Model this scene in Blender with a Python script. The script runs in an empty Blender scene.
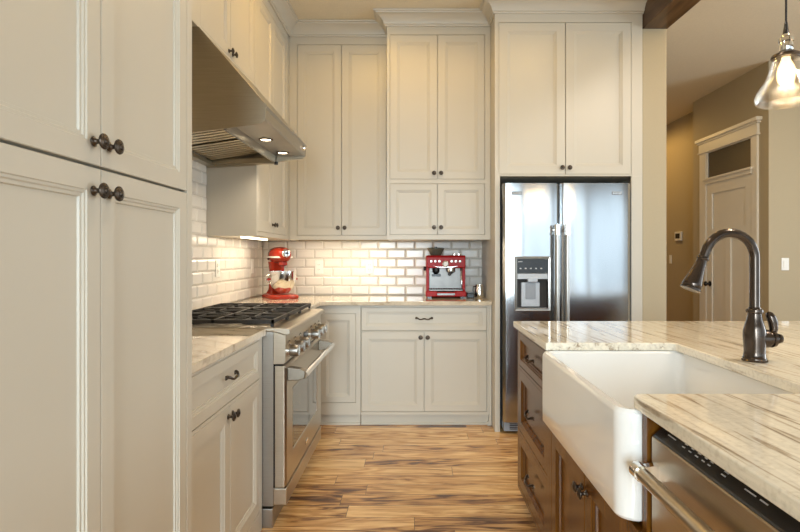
import bpy, bmesh, math, random
from mathutils import Vector, Matrix
random.seed(7)
PI = math.pi
S = bpy.context.scene
COL = S.collection

# ------------------------------------------------------------------ camera
cd = bpy.data.cameras.new('camera'); cam = bpy.data.objects.new('camera', cd); COL.objects.link(cam)
cd.sensor_width = 36; cd.lens = 24.0; cd.clip_start = 0.02
cd.shift_x = -15 / 800; cd.shift_y = -10 / 800
cam.location = (0, 0, 1.245); cam.rotation_euler = (PI / 2, 0, 0)
S.camera = cam
# ------------------------------------------------------------------ world, exposure, big lights
W = bpy.data.worlds.new('world'); S.world = W; W.use_nodes = True
bg = W.node_tree.nodes['Background']; bg.inputs[0].default_value = (0.62, 0.82, 1.0, 1); bg.inputs[1].default_value = 1.1
S.view_settings.view_transform = 'Standard'; S.view_settings.look = 'None'
S.view_settings.exposure = 0.0; S.view_settings.gamma = 1.0; S.view_settings.use_curve_mapping = False
EX = 1.0


def light(kind, loc, rot, power, col=(1, 1, 1), **k):
    l = bpy.data.lights.new(k.pop('name', kind.lower() + '_light'), kind); l.energy = power * EX; l.color = col
    for a, b in k.items(): setattr(l, a, b)
    o = bpy.data.objects.new(l.name, l); COL.objects.link(o); o.location = loc; o.rotation_euler = rot
    return o


# daylight entering through the windows behind the camera and along the side of the great room
for x, e_ in ((-0.35, 80), (1.15, 12), (2.65, 6), (4.15, 6)):
    light('AREA', (x, -3.0, 1.45), (PI / 2 - 0.42, 0, 0), e_, spread=1.75, col=(0.78, 0.92, 1.0), shape='RECTANGLE', size=1.18, size_y=1.98, name='window_daylight')
for y, e_ in ((-1.7, 10), (0.3, 12), (2.3, 84)):
    light('AREA', (5.3, y, 1.5), (0, PI / 2, 0), e_, (0.80, 0.92, 1.0), shape='RECTANGLE', size=1.9, size_y=1.3, name='window_daylight')


# ------------------------------------------------------------------ materials
def nodes(m):
    m.use_nodes = True
    return m.node_tree.nodes, m.node_tree.links, m.node_tree.nodes['Principled BSDF']


def mat(name, col, rough=0.5, metal=0.0, bump=0.0, scale=60, var=0.0, coat=0.0, stretch=(1, 1, 1), spec=0.5, aniso=0):
    m = bpy.data.materials.new(name); N, L, P = nodes(m)
    P.inputs['Base Color'].default_value = (*col, 1); P.inputs['Roughness'].default_value = rough
    P.inputs['Metallic'].default_value = metal; P.inputs['Coat Weight'].default_value = coat
    P.inputs['Coat Roughness'].default_value = 0.05
    P.inputs['Specular IOR Level'].default_value = spec
    if aniso: P.inputs['Anisotropic'].default_value = aniso
    tc = N.new('ShaderNodeTexCoord'); mp = N.new('ShaderNodeMapping'); mp.inputs['Scale'].default_value = stretch
    L.new(tc.outputs['Object'], mp.inputs[0])
    nz = N.new('ShaderNodeTexNoise'); nz.inputs['Scale'].default_value = scale; nz.inputs['Detail'].default_value = 4
    L.new(mp.outputs[0], nz.inputs[0])
    if var:
        r = N.new('ShaderNodeValToRGB')
        r.color_ramp.elements[0].position = 0.3; r.color_ramp.elements[1].position = 0.7
        r.color_ramp.elements[0].color = (*[c * (1 - var) for c in col], 1)
        r.color_ramp.elements[1].color = (*[min(1, c * (1 + var)) for c in col], 1)
        L.new(nz.outputs[0], r.inputs[0]); L.new(r.outputs[0], P.inputs['Base Color'])
    if bump:
        b = N.new('ShaderNodeBump'); b.inputs['Strength'].default_value = bump; b.inputs['Distance'].default_value = 0.002
        L.new(nz.outputs[0], b.inputs['Height']); L.new(b.outputs[0], P.inputs['Normal'])
    return m


M = {}
M['paint'] = mat('cabinet_paint', (0.565, 0.525, 0.442), 0.38, var=0.012, scale=3)
M['wall'] = mat('wall_paint', (0.43, 0.36, 0.24), 0.75, bump=0.12, scale=160, var=0.02)
M['ceil'] = mat('ceiling_paint', (0.70, 0.63, 0.49), 0.9, bump=0.5, scale=90, var=0.03)
M['trimw'] = mat('trim_paint', (0.74, 0.71, 0.64), 0.4, var=0.01, scale=4)
M['tile'] = mat('glazed_tile', (0.74, 0.70, 0.63), 0.2, var=0.03, scale=5)
M['grout'] = mat('grout', (0.47, 0.42, 0.36), 0.9, bump=0.3, scale=300)
M['bronze'] = mat('oil_rubbed_bronze', (0.075, 0.058, 0.045), 0.28, 0.85, var=0.3, scale=40)
M['faucet'] = mat('faucet_bronze', (0.085, 0.066, 0.054), 0.20, 0.9, var=0.15, scale=30)
M['steel'] = mat('brushed_steel', (0.37, 0.35, 0.32), 0.30, 1.0, var=0.05, scale=12, stretch=(1, 1, 30))
M['steelh'] = mat('brushed_steel_horizontal', (0.48, 0.42, 0.335), 0.30, 1.0, var=0.06, scale=12, stretch=(1, 1, 40))
M['steeld'] = mat('hood_steel', (0.44, 0.39, 0.30), 0.36, 1.0, var=0.05, scale=8, stretch=(1, 1, 30))
M['fridge'] = mat('fridge_steel', (0.45, 0.46, 0.47), 0.16, 1.0, var=0.03, scale=10, stretch=(40, 1, 1))
M['bracket'] = mat('bracket_steel', (0.24, 0.21, 0.17), 0.4, 1.0, var=0.05)
M['satin'] = mat('satin_steel', (0.16, 0.15, 0.14), 0.34, 1.0, var=0.1, scale=20)
M['chrome'] = mat('polished_chrome', (0.78, 0.77, 0.75), 0.10, 1.0, var=0.02)
M['baffle'] = mat('baffle_steel', (0.95, 0.83, 0.60), 0.30, 1.0, var=0.03)
M['black'] = mat('black_plastic', (0.012, 0.012, 0.013), 0.25, var=0.1)
M['iron'] = mat('cast_iron', (0.028, 0.025, 0.022), 0.5, 0.3, bump=0.3, scale=400, var=0.2)
M['dark'] = mat('dark_cavity', (0.03, 0.027, 0.024), 0.7, var=0.1)
M['glassblack'] = mat('oven_glass', (0.02, 0.018, 0.016), 0.05, var=0.05, coat=0.5)
M['sink'] = mat('fireclay', (0.83, 0.82, 0.79), 0.10, var=0.008, scale=3, coat=0.4)
M['red'] = mat('red_enamel', (0.36, 0.006, 0.006), 0.35, var=0.03, spec=0.2)
M['redorange'] = mat('red_orange_enamel', (0.33, 0.022, 0.007), 0.25, var=0.03, spec=0.4)
M['plasticw'] = mat('white_plastic', (0.78, 0.76, 0.70), 0.35, var=0.01)
M['grey'] = mat('grey_plastic', (0.30, 0.33, 0.37), 0.35, var=0.03)
M['greyl'] = mat('light_grey_plastic', (0.52, 0.57, 0.63), 0.3, var=0.03)
M['smoke'] = mat('smoked_hopper', (0.12, 0.11, 0.08), 0.12, var=0.1)
M['cord'] = mat('cord_cloth', (0.02, 0.017, 0.015), 0.7, var=0.2)
M['ink'] = mat('printed_grey', (0.55, 0.55, 0.55), 0.5, var=0.02)
M['transom'] = mat('transom_glass', (0.10, 0.092, 0.075), 0.08, var=0.05, coat=0.4)


def glass(name, col=(1, 1, 1), rough=0.0):
    m = bpy.data.materials.new(name); N, L, P = nodes(m)
    P.inputs['Base Color'].default_value = (*col, 1); P.inputs['Roughness'].default_value = rough
    P.inputs['Transmission Weight'].default_value = 1.0; P.inputs['IOR'].default_value = 1.45
    nz = N.new('ShaderNodeTexNoise'); nz.inputs['Scale'].default_value = 25
    b = N.new('ShaderNodeBump'); b.inputs['Strength'].default_value = 0.08; b.inputs['Distance'].default_value = 0.003
    L.new(nz.outputs[0], b.inputs['Height']); L.new(b.outputs[0], P.inputs['Normal'])
    return m


def emit(name, col, st):
    m = bpy.data.materials.new(name); N, L, P = nodes(m)
    P.inputs['Base Color'].default_value = (*col, 1)
    P.inputs['Emission Color'].default_value = (*col, 1); P.inputs['Emission Strength'].default_value = st
    return m


def thin_glass(name):
    m = bpy.data.materials.new(name); N, L, P = nodes(m); N.remove(P)
    out = [n for n in N if n.type == 'OUTPUT_MATERIAL'][0]
    t_ = N.new('ShaderNodeBsdfTransparent'); t_.inputs[0].default_value = (0.96, 0.95, 0.93, 1)
    g_ = N.new('ShaderNodeBsdfGlossy'); g_.inputs['Roughness'].default_value = 0.06; g_.inputs[0].default_value = (1, 1, 1, 1)
    lw = N.new('ShaderNodeLayerWeight'); lw.inputs['Blend'].default_value = 0.22
    nz = N.new('ShaderNodeTexNoise'); nz.inputs['Scale'].default_value = 30
    b = N.new('ShaderNodeBump'); b.inputs['Strength'].default_value = 0.3; b.inputs['Distance'].default_value = 0.004
    L.new(nz.outputs[0], b.inputs['Height']); L.new(b.outputs[0], g_.inputs['Normal']); L.new(b.outputs[0], lw.inputs['Normal'])
    mx = N.new('ShaderNodeMixShader'); L.new(lw.outputs['Facing'], mx.inputs[0]); L.new(t_.outputs[0], mx.inputs[1]); L.new(g_.outputs[0], mx.inputs[2]); L.new(mx.outputs[0], out.inputs[0])
    return m


M['glass'] = thin_glass('clear_seeded_glass')
M['winglass'] = glass('window_glass')
M['lamp'] = emit('lamp_face', (1.0, 0.82, 0.55), 9)
M['led'] = emit('led_strip', (1.0, 0.86, 0.62), 7)
M['bulbglow'] = emit('glowing_bulb', (1.0, 0.74, 0.42), 2.2)
M['filament'] = emit('filament', (1.0, 0.62, 0.22), 60)
M['screen'] = emit('amber_digit', (1.0, 0.75, 0.4), 1.2)


def wood(name, a, b, c, rough, grain, coat=0.15):
    m = bpy.data.materials.new(name); N, L, P = nodes(m)
    tc = N.new('ShaderNodeTexCoord'); mp = N.new('ShaderNodeMapping'); mp.inputs['Scale'].default_value = grain
    L.new(tc.outputs['Object'], mp.inputs[0])
    nz = N.new('ShaderNodeTexNoise'); nz.inputs['Scale'].default_value = 3; nz.inputs['Detail'].default_value = 8; nz.inputs['Distortion'].default_value = 0.6
    L.new(mp.outputs[0], nz.inputs[0])
    r = N.new('ShaderNodeValToRGB'); e = r.color_ramp.elements
    e[0].position = 0.3; e[0].color = (*a, 1); e[1].position = 0.72; e[1].color = (*c, 1)
    k = e.new(0.5); k.color = (*b, 1)
    L.new(nz.outputs[0], r.inputs[0]); L.new(r.outputs[0], P.inputs['Base Color'])
    P.inputs['Roughness'].default_value = rough; P.inputs['Coat Weight'].default_value = coat; P.inputs['Coat Roughness'].default_value = 0.15
    P.inputs['Specular IOR Level'].default_value = 0.35
    return m


M['stain'] = wood('stained_wood', (0.065, 0.021, 0.002), (0.115, 0.040, 0.004), (0.17, 0.065, 0.008), 0.24, (9, 9, 1.1), 0.0)
M['beam'] = wood('beam_wood', (0.05, 0.026, 0.011), (0.085, 0.044, 0.018), (0.13, 0.07, 0.03), 0.42, (8, 1, 8), 0.2)


def floor_mat():
    m = bpy.data.materials.new('acacia_plank_floor'); N, L, P = nodes(m)
    tc0 = N.new('ShaderNodeTexCoord')
    sp = N.new('ShaderNodeSeparateXYZ'); L.new(tc0.outputs['Object'], sp.inputs[0])
    def math_(op, a, b_=None, c=None):
        q = N.new('ShaderNodeMath'); q.operation = op
        for i_, v_ in enumerate((a, b_, c)):
            if v_ is None: continue
            if isinstance(v_, (int, float)): q.inputs[i_].default_value = v_
            else: L.new(v_, q.inputs[i_])
        return q.outputs[0]
    row = math_('FLOOR', math_('DIVIDE', sp.outputs[1], 0.121))
    wn = N.new('ShaderNodeTexWhiteNoise'); wn.noise_dimensions = '1D'; L.new(row, wn.inputs['W'])
    cb = N.new('ShaderNodeCombineXYZ'); L.new(math_('MULTIPLY_ADD', wn.outputs[0], 1.05, sp.outputs[0]), cb.inputs[0]); L.new(sp.outputs[1], cb.inputs[1])
    class tc: outputs = {'Object': cb.outputs[0]}
    br = N.new('ShaderNodeTexBrick'); br.offset = 0.0; br.offset_frequency = 2
    br.inputs['Scale'].default_value = 1.0; br.inputs['Brick Width'].default_value = 1.05; br.inputs['Row Height'].default_value = 0.121
    br.inputs['Mortar Size'].default_value = 0.0012; br.inputs['Mortar Smooth'].default_value = 0.1
    br.inputs['Color1'].default_value = (0, 0, 0, 1); br.inputs['Color2'].default_value = (1, 1, 1, 1); br.inputs['Mortar'].default_value = (0.5, 0.5, 0.5, 1)
    L.new(tc.outputs['Object'], br.inputs[0])
    off = N.new('ShaderNodeVectorMath'); off.operation = 'MULTIPLY_ADD'; off.inputs[1].default_value = (7.3, 3.1, 5.7)
    L.new(br.outputs['Color'], off.inputs[0]); L.new(tc.outputs['Object'], off.inputs[2])
    mp = N.new('ShaderNodeMapping'); mp.inputs['Scale'].default_value = (1.3, 8.5, 1); L.new(off.outputs[0], mp.inputs[0])
    n1 = N.new('ShaderNodeTexNoise'); n1.inputs['Scale'].default_value = 1.9; n1.inputs['Detail'].default_value = 6; n1.inputs['Distortion'].default_value = 2.0
    L.new(mp.outputs[0], n1.inputs[0])
    mp2 = N.new('ShaderNodeMapping'); mp2.inputs['Scale'].default_value = (2.5, 60, 1); L.new(off.outputs[0], mp2.inputs[0])
    n2 = N.new('ShaderNodeTexNoise'); n2.inputs['Scale'].default_value = 2; n2.inputs['Detail'].default_value = 5
    L.new(mp2.outputs[0], n2.inputs[0])
    mx = N.new('ShaderNodeMix'); mx.data_type = 'FLOAT'; mx.inputs[0].default_value = 0.27
    L.new(n1.outputs[0], mx.inputs[2]); L.new(n2.outputs[0], mx.inputs[3])
    # a tone of its own for every plank
    mx2 = N.new('ShaderNodeMath'); mx2.operation = 'MULTIPLY_ADD'; mx2.inputs[1].default_value = 0.17
    sep = N.new('ShaderNodeSeparateColor'); L.new(br.outputs['Color'], sep.inputs[0])
    L.new(sep.outputs[0], mx2.inputs[0]); L.new(mx.outputs[0], mx2.inputs[2])
    r = N.new('ShaderNodeValToRGB'); e = r.color_ramp.elements
    e[0].position = 0.42; e[0].color = (0.10, 0.045, 0.025, 1); e[1].position = 0.72; e[1].color = (0.86, 0.58, 0.28, 1)
    for p_, c_ in ((0.47, (0.25, 0.12, 0.052)), (0.53, (0.50, 0.265, 0.095)), (0.62, (0.66, 0.395, 0.165))):
        k = e.new(p_); k.color = (*c_, 1)
    L.new(mx2.outputs[0], r.inputs[0])
    mm = N.new('ShaderNodeMix'); mm.data_type = 'RGBA'; mm.inputs[7].default_value = (0.05, 0.022, 0.01, 1)
    L.new(br.outputs['Fac'], mm.inputs[0]); L.new(r.outputs[0], mm.inputs[6]); L.new(mm.outputs[2], P.inputs['Base Color'])
    P.inputs['Roughness'].default_value = 0.27; P.inputs['Coat Weight'].default_value = 0.15; P.inputs['Coat Roughness'].default_value = 0.2
    b = N.new('ShaderNodeBump'); b.inputs['Strength'].default_value = 0.15; b.inputs['Distance'].default_value = 0.003
    L.new(n2.outputs[0], b.inputs['Height']); L.new(b.outputs[0], P.inputs['Normal'])
    return m


def stone_mat(name, base, vein, dark, rot, sc):
    m = bpy.data.materials.new(name); N, L, P = nodes(m)
    tc = N.new('ShaderNodeTexCoord'); mp = N.new('ShaderNodeMapping'); mp.inputs['Rotation'].default_value = (0, 0, rot)
    L.new(tc.outputs['Object'], mp.inputs[0])
    mp1 = N.new('ShaderNodeMapping'); mp1.inputs['Scale'].default_value = sc; L.new(mp.outputs[0], mp1.inputs[0])
    n1 = N.new('ShaderNodeTexNoise'); n1.inputs['Scale'].default_value = 3.6; n1.inputs['Detail'].default_value = 10; n1.inputs['Distortion'].default_value = 0.5; n1.inputs['Roughness'].default_value = 0.55
    L.new(mp1.outputs[0], n1.inputs[0])
    r = N.new('ShaderNodeValToRGB'); e = r.color_ramp.elements
    e[0].position = 0.30; e[0].color = (*dark, 1); e[1].position = 0.62; e[1].color = (*base, 1)
    k = e.new(0.38); k.color = (*vein, 1); k = e.new(0.44); k.color = (*[0.86 * q for q in base], 1)
    L.new(n1.outputs[0], r.inputs[0])
    n2 = N.new('ShaderNodeTexNoise'); n2.inputs['Scale'].default_value = 90; n2.inputs['Detail'].default_value = 3
    L.new(tc.outputs['Object'], n2.inputs[0])
    r2 = N.new('ShaderNodeValToRGB'); r2.color_ramp.elements[0].position = 0.33; r2.color_ramp.elements[1].position = 0.5
    r2.color_ramp.elements[0].color = (0.62, 0.57, 0.50, 1)
    L.new(n2.outputs[0], r2.inputs[0])
    mu = N.new('ShaderNodeMix'); mu.data_type = 'RGBA'; mu.blend_type = 'MULTIPLY'; mu.inputs[0].default_value = 0.3
    L.new(r.outputs[0], mu.inputs[6]); L.new(r2.outputs[0], mu.inputs[7]); L.new(mu.outputs[2], P.inputs['Base Color'])
    P.inputs['Roughness'].default_value = 0.07; P.inputs['Coat Weight'].default_value = 0.3
    return m


M['floor'] = floor_mat()
M['stone'] = stone_mat('streaked_quartzite', (0.86, 0.80, 0.67), (0.52, 0.44, 0.335), (0.24, 0.185, 0.13), -0.05, (13, 0.8, 13))
M['stone2'] = stone_mat('pale_quartzite', (0.70, 0.61, 0.47), (0.50, 0.41, 0.30), (0.30, 0.24, 0.17), 0.5, (1.2, 4, 4))


# ------------------------------------------------------------------ mesh helpers
def box(bm, x0, x1, y0, y1, z0, z1):
    v = [bm.verts.new(p) for p in ((x0, y0, z0), (x1, y0, z0), (x1, y1, z0), (x0, y1, z0), (x0, y0, z1), (x1, y0, z1), (x1, y1, z1), (x0, y1, z1))]
    for f in ((0, 3, 2, 1), (4, 5, 6, 7), (0, 1, 5, 4), (1, 2, 6, 5), (2, 3, 7, 6), (3, 0, 4, 7)):
        bm.faces.new([v[i] for i in f])


def boxes(*bs):
    bm = bmesh.new()
    for b in bs: box(bm, *b)
    return bm


def prism(bm, pts, axis, a0, a1):
    """polygon pts (u,v) extruded along axis; axis 'x': (u,v)=(y,z); 'y': (x,z); 'z': (x,y)"""
    def P(u, v, a):
        return {'x': (a, u, v), 'y': (u, a, v), 'z': (u, v, a)}[axis]
    A = [bm.verts.new(P(u, v, a0)) for u, v in pts]; B = [bm.verts.new(P(u, v, a1)) for u, v in pts]
    n = len(pts)
    bm.faces.new(A); bm.faces.new(list(reversed(B)))
    for i in range(n): bm.faces.new((A[i], B[i], B[(i + 1) % n], A[(i + 1) % n]))
    bmesh.ops.recalc_face_normals(bm, faces=bm.faces[:])


def lathe(bm, prof, seg=24, mtx=None, sx=1.0, sy=1.0):
    rings = []
    mtx = mtx or Matrix()
    for r, z in prof:
        if r < 1e-6: rings.append([bm.verts.new(mtx @ Vector((0, 0, z)))])
        else: rings.append([bm.verts.new(mtx @ Vector((sx * r * math.cos(2 * PI * i / seg), sy * r * math.sin(2 * PI * i / seg), z))) for i in range(seg)])
    for a, b in zip(rings, rings[1:]):
        if len(a) == 1 and len(b) == 1: continue
        for i in range(seg):
            j = (i + 1) % seg
            if len(a) == 1: bm.faces.new((a[0], b[i], b[j]))
            elif len(b) == 1: bm.faces.new((a[i], a[j], b[0]))
            else: bm.faces.new((a[i], a[j], b[j], b[i]))
    if len(rings[0]) > 1: bm.faces.new(list(reversed(rings[0])))
    if len(rings[-1]) > 1: bm.faces.new(rings[-1])
    bmesh.ops.recalc_face_normals(bm, faces=bm.faces[:])


def tube(bm, pts, r, seg=12, sx=1.0):
    pts = [Vector(p) for p in pts]; n = len(pts)
    rs = r if isinstance(r, (list, tuple)) else [r] * n
    t0 = (pts[1] - pts[0]).normalized()
    u = t0.cross(Vector((0, 0, 1)))
    if u.length < 0.1: u = t0.cross(Vector((0, 1, 0)))
    u.normalize(); rings = []
    for i in range(n):
        t = (pts[min(i + 1, n - 1)] - pts[max(i - 1, 0)]).normalized()
        u = (u - t * u.dot(t)).normalized(); w = t.cross(u)
        rings.append([bm.verts.new(pts[i] + (u * math.cos(2 * PI * k / seg) * sx + w * math.sin(2 * PI * k / seg)) * rs[i]) for k in range(seg)])
    for a, b in zip(rings, rings[1:]):
        for k in range(seg): bm.faces.new((a[k], a[(k + 1) % seg], b[(k + 1) % seg], b[k]))
    bm.faces.new(list(reversed(rings[0]))); bm.faces.new(rings[-1])
    bmesh.ops.recalc_face_normals(bm, faces=bm.faces[:])


def ring_panel(x0, x1, z0, z1, rings, bm=None, y=0.0, closed=True):
    """nested rectangles facing -y: rings = [(inset, depth), ...]; the last one is filled"""
    bm = bm or bmesh.new(); prev = None
    for ins, d in rings:
        c = [bm.verts.new(p) for p in ((x0 + ins, y + d, z0 + ins), (x1 - ins, y + d, z0 + ins), (x1 - ins, y + d, z1 - ins), (x0 + ins, y + d, z1 - ins))]
        if prev:
            for i in range(4): bm.faces.new((prev[i], prev[(i + 1) % 4], c[(i + 1) % 4], c[i]))
        else: back = c
        prev = c
    bm.faces.new(prev)
    if closed: bm.faces.new(list(reversed(back)))
    bmesh.ops.recalc_face_normals(bm, faces=bm.faces[:])
    return bm


def rrect(x0, x1, y0, y1, r, n=6):
    out = []
    for cx, cy, a in ((x1 - r, y1 - r, 0), (x0 + r, y1 - r, PI / 2), (x0 + r, y0 + r, PI), (x1 - r, y0 + r, 1.5 * PI)):
        for i in range(n + 1):
            t = a + PI / 2 * i / n; out.append((cx + r * math.cos(t), cy + r * math.sin(t)))
    return out


def loops(bm, ls, close_first=True, close_last=True):
    R = [[bm.verts.new(p) for p in l] for l in ls]
    n = len(R[0])
    for a, b in zip(R, R[1:]):
        for i in range(n): bm.faces.new((a[i], a[(i + 1) % n], b[(i + 1) % n], b[i]))
    if close_first: bm.faces.new(list(reversed(R[0])))
    if close_last: bm.faces.new(R[-1])
    bmesh.ops.recalc_face_normals(bm, faces=bm.faces[:])


def sweep(path, prof, bm=None):
    """profile (outward, z) swept along a polyline in xy; outward is the right-hand side of the travel direction"""
    bm = bm or bmesh.new(); P = [Vector(p) for p in path]; rings = []
    for i in range(len(P)):
        d0 = (P[i] - P[i - 1]).normalized() if i else None
        d1 = (P[i + 1] - P[i]).normalized() if i < len(P) - 1 else None
        ns = [Vector((d.y, -d.x)) for d in (d0, d1) if d is not None]
        if len(ns) == 2:
            m = (ns[0] + ns[1]).normalized(); m = m / max(0.2, m.dot(ns[0]))
        else: m = ns[0]
        rings.append([bm.verts.new((P[i].x + m.x * o, P[i].y + m.y * o, z)) for o, z in prof])
    k = len(prof)
    for a, b in zip(rings, rings[1:]):
        for i in range(k): bm.faces.new((a[i], a[(i + 1) % k], b[(i + 1) % k], b[i]))
    bm.faces.new(rings[0]); bm.faces.new(list(reversed(rings[-1])))
    bmesh.ops.recalc_face_normals(bm, faces=bm.faces[:])
    return bm


def obj(name, bm, m, parent=None, smooth=False, bevel=0.0, seg=2, kind=None, loc=None, rz=0.0):
    me = bpy.data.meshes.new(name); bm.to_mesh(me); bm.free()
    o = bpy.data.objects.new(name, me); COL.objects.link(o)
    me.materials.append(M[m] if isinstance(m, str) else m)
    if smooth:
        for p in me.polygons: p.use_smooth = True
        try: me.set_sharp_from_angle(angle=math.radians(38))
        except Exception: pass
    if bevel:
        b = o.modifiers.new('bevel', 'BEVEL'); b.width = bevel; b.segments = seg; b.limit_method = 'ANGLE'; b.angle_limit = math.radians(40)
    if parent: o.parent = parent
    if kind: o['kind'] = kind
    if loc: o.location = loc
    if rz: o.rotation_euler[2] = rz
    return o


def thing(name, label, cat, loc=(0, 0, 0), rz=0.0, group=None):
    o = bpy.data.objects.new(name, None); COL.objects.link(o); o.location = loc; o.rotation_euler = (0, 0, rz); o.empty_display_size = 0.05
    o['label'] = label; o['category'] = cat
    if group: o['group'] = group
    return o


def tag(o, label, cat, group=None):
    o['label'] = label; o['category'] = cat
    if group: o['group'] = group
    return o


def copy_tree(o, parent=None):
    c = o.copy(); COL.objects.link(c); c.parent = parent
    for ch in [x for x in bpy.data.objects if x.parent == o]: copy_tree(ch, c)
    return c


# ------------------------------------------------------------------ the setting
H = 3.05
XL, YB, YK = -1.30, 4.527, 3.77      # kitchen left wall, kitchen back wall, face of the fridge surround
obj('floor', boxes((-1.7, 5.5, -3.4, 9.2, -0.05, 0)), 'floor', kind='structure')
obj('ceiling', boxes((-1.7, 5.5, -3.4, 9.2, H, H + 0.06)), 'ceil', kind='structure')
wl = obj('wall_left', boxes((XL - 0.12, XL, -3.3, YB + 0.12, 0, H)), 'wall', kind='structure')
wb = obj('wall_back', boxes((XL, 1.612, YB, YB + 0.12, 0, H)), 'wall', kind='structure')
obj('wall_fridge_end', boxes((1.612, 1.784, YK + 0.01, 9.0, 0, H)), 'wall', kind='structure', bevel=0.006)
obj('wall_hall', boxes((3.27, 3.45, 4.93, 6.27, 0, H)), 'wall', kind='structure')
obj('wall_hall_corner', boxes((3.45, 5.45, 4.93, 5.05, 0, H)), 'wall', kind='structure')
obj('wall_hall_recess', boxes((3.47, 3.6, 6.27, 9.0, 0, H)), 'wall', kind='structure')
obj('wall_hall_end', boxes((1.784, 3.47, 8.8, 8.95, 0, H)), 'wall', kind='structure')


def wall_with_windows(name, along, a0, a1, fixed0, fixed1, wins, z0, z1):
    bm = bmesh.new()
    def b(p0, p1, q0, q1):
        if along == 'x': box(bm, p0, p1, fixed0, fixed1, q0, q1)
        else: box(bm, fixed0, fixed1, p0, p1, q0, q1)
    b(a0, a1, 0, z0); b(a0, a1, z1, H); c = a0
    for w0, w1 in wins: b(c, w0, z0, z1); c = w1
    b(c, a1, z0, z1)
    return obj(name, bm, 'wall', kind='structure')


wall_with_windows('wall_rear', 'x', -1.42, 5.5, -3.3, -3.15, [(-1.0, 0.3), (0.5, 1.8), (2.0, 3.3), (3.5, 4.8)], 0.45, 2.55)
wall_with_windows('wall_right', 'y', -3.15, 4.93, 5.4, 5.5, [(-2.4, -1.0), (-0.4, 1.0), (1.6, 3.0)], 0.5, 2.5)
k = 1
for w0, w1 in [(-1.0, 0.3), (0.5, 1.8), (2.0, 3.3), (3.5, 4.8)]:
    f = obj('window_%d' % k, boxes((w0, w1, -3.2, -3.14, 0.45, 0.51), (w0, w1, -3.2, -3.14, 2.49, 2.55), (w0, w0 + 0.06, -3.2, -3.14, 0.51, 2.49),
            (w1 - 0.06, w1, -3.2, -3.14, 0.51, 2.49), ((w0 + w1) / 2 - 0.02, (w0 + w1) / 2 + 0.02, -3.2, -3.14, 0.51, 2.49)), 'trimw', kind='structure')
    k += 1
for w0, w1 in [(-2.4, -1.0), (-0.4, 1.0), (1.6, 3.0)]:
    f = obj('window_%d' % k, boxes((5.38, 5.46, w0, w1, 0.5, 0.56), (5.38, 5.46, w0, w1, 2.44, 2.5), (5.38, 5.46, w0, w0 + 0.06, 0.56, 2.44),
            (5.38, 5.46, w1 - 0.06, w1, 0.56, 2.44)), 'trimw', kind='structure')
    k += 1
# dark stained beam carried by the wall end beside the fridge, running towards the windows
bm = bmesh.new(); prism(bm, [(1.612, YK + 0.02), (1.79, YK + 0.02), (1.99, -3.15), (1.81, -3.15)], 'z', 2.855, H)
obj('ceiling_beam', bm, 'beam', kind='structure', bevel=0.004)
obj('baseboard_hall', boxes((3.255, 3.27, 4.93, 5.02, 0, 0.14), (3.455, 3.47, 6.27, 8.8, 0, 0.14), (3.27, 5.4, 4.915, 4.93, 0, 0.14)), 'trimw', kind='structure')


# backsplash: bevelled subway tile on both walls, grout behind
def tiles(u0, u1, z0, z1, P, off=0.0):
    """P(u, h, z) -> point, h = height off the wall"""
    bt = bmesh.new(); W_, Hh, g = 0.155, 0.0775, 0.0014
    row = 0; z = z0
    while z < z1 - 0.005:
        za, zb = z + g, min(z + Hh, z1) - g
        u = u0 - W_ * (0.5 if row % 2 else 0) - off
        while u < u1:
            ua, ub = max(u + g, u0), min(u + W_ - g, u1)
            if ub - ua > 0.012 and zb - za > 0.01:
                q = min(0.011, (zb - za) / 3, (ub - ua) / 3)
                c = [[bt.verts.new(P(a, h, b)) for a, b in ((ua + i, za + i), (ub - i, za + i), (ub - i, zb - i), (ua + i, zb - i))] for i, h in ((0, 0.003), (0, 0.005), (q, 0.010))]
                for m_, n_ in zip(c, c[1:]):
                    for i in range(4): bt.faces.new((m_[i], m_[(i + 1) % 4], n_[(i + 1) % 4], n_[i]))
                bt.faces.new(c[-1])
            u += W_
        z += Hh; row += 1
    bmesh.ops.recalc_face_normals(bt, faces=bt.faces[:])
    return bt


t = tiles(XL + 0.011, 0.583, 0.915, 1.372, lambda u, h, z: (u, YB - h, z), 0.03)
obj('backsplash_tile', t, 'tile', wb, bevel=0.0)
obj('grout_bed', boxes((XL, 0.585, YB - 0.0042, YB, 0.915, 1.372)), 'grout', wb)
t = tiles(1.595, YB - 0.011, 0.915, 1.372, lambda u, h, z: (XL + h, u, z), 0.06)
obj('backsplash_tile', t, 'tile', wl)
t = tiles(2.30, 3.314, 1.3725, 1.99, lambda u, h, z: (XL + h, u, z), 0.0)
obj('backsplash_tile', t, 'tile', wl)
obj('grout_bed', boxes((XL, XL + 0.0042, 1.595, YB, 0.915, 1.372), (XL, XL + 0.0042, 1.595, 3.314, 1.372, 1.99)), 'grout', wl)


# ------------------------------------------------------------------ cabinet hardware
def knob_bm(sc=1.0):
    bm = bmesh.new()
    pr = [(0, 0), (0.0105, 0), (0.0108, 0.002), (0.007, 0.004), (0.0052, 0.008), (0.0052, 0.014), (0.009, 0.018), (0.0155, 0.0195), (0.0168, 0.022), (0.0160, 0.0245),
          (0.0135, 0.0255), (0.0128, 0.0248), (0.0118, 0.0262), (0.0085, 0.0275), (0.0078, 0.0268), (0.0068, 0.0285), (0.003, 0.0295), (0, 0.0297)]
    lathe(bm, [(r * sc, z * sc) for r, z in pr], 20, Matrix.Rotation(PI / 2, 4, 'X'))
    return bm


KN = bpy.data.meshes.new('knob'); _b = knob_bm(); _b.to_mesh(KN); _b.free(); KN.materials.append(M['bronze'])
for p_ in KN.polygons: p_.use_smooth = True


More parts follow.
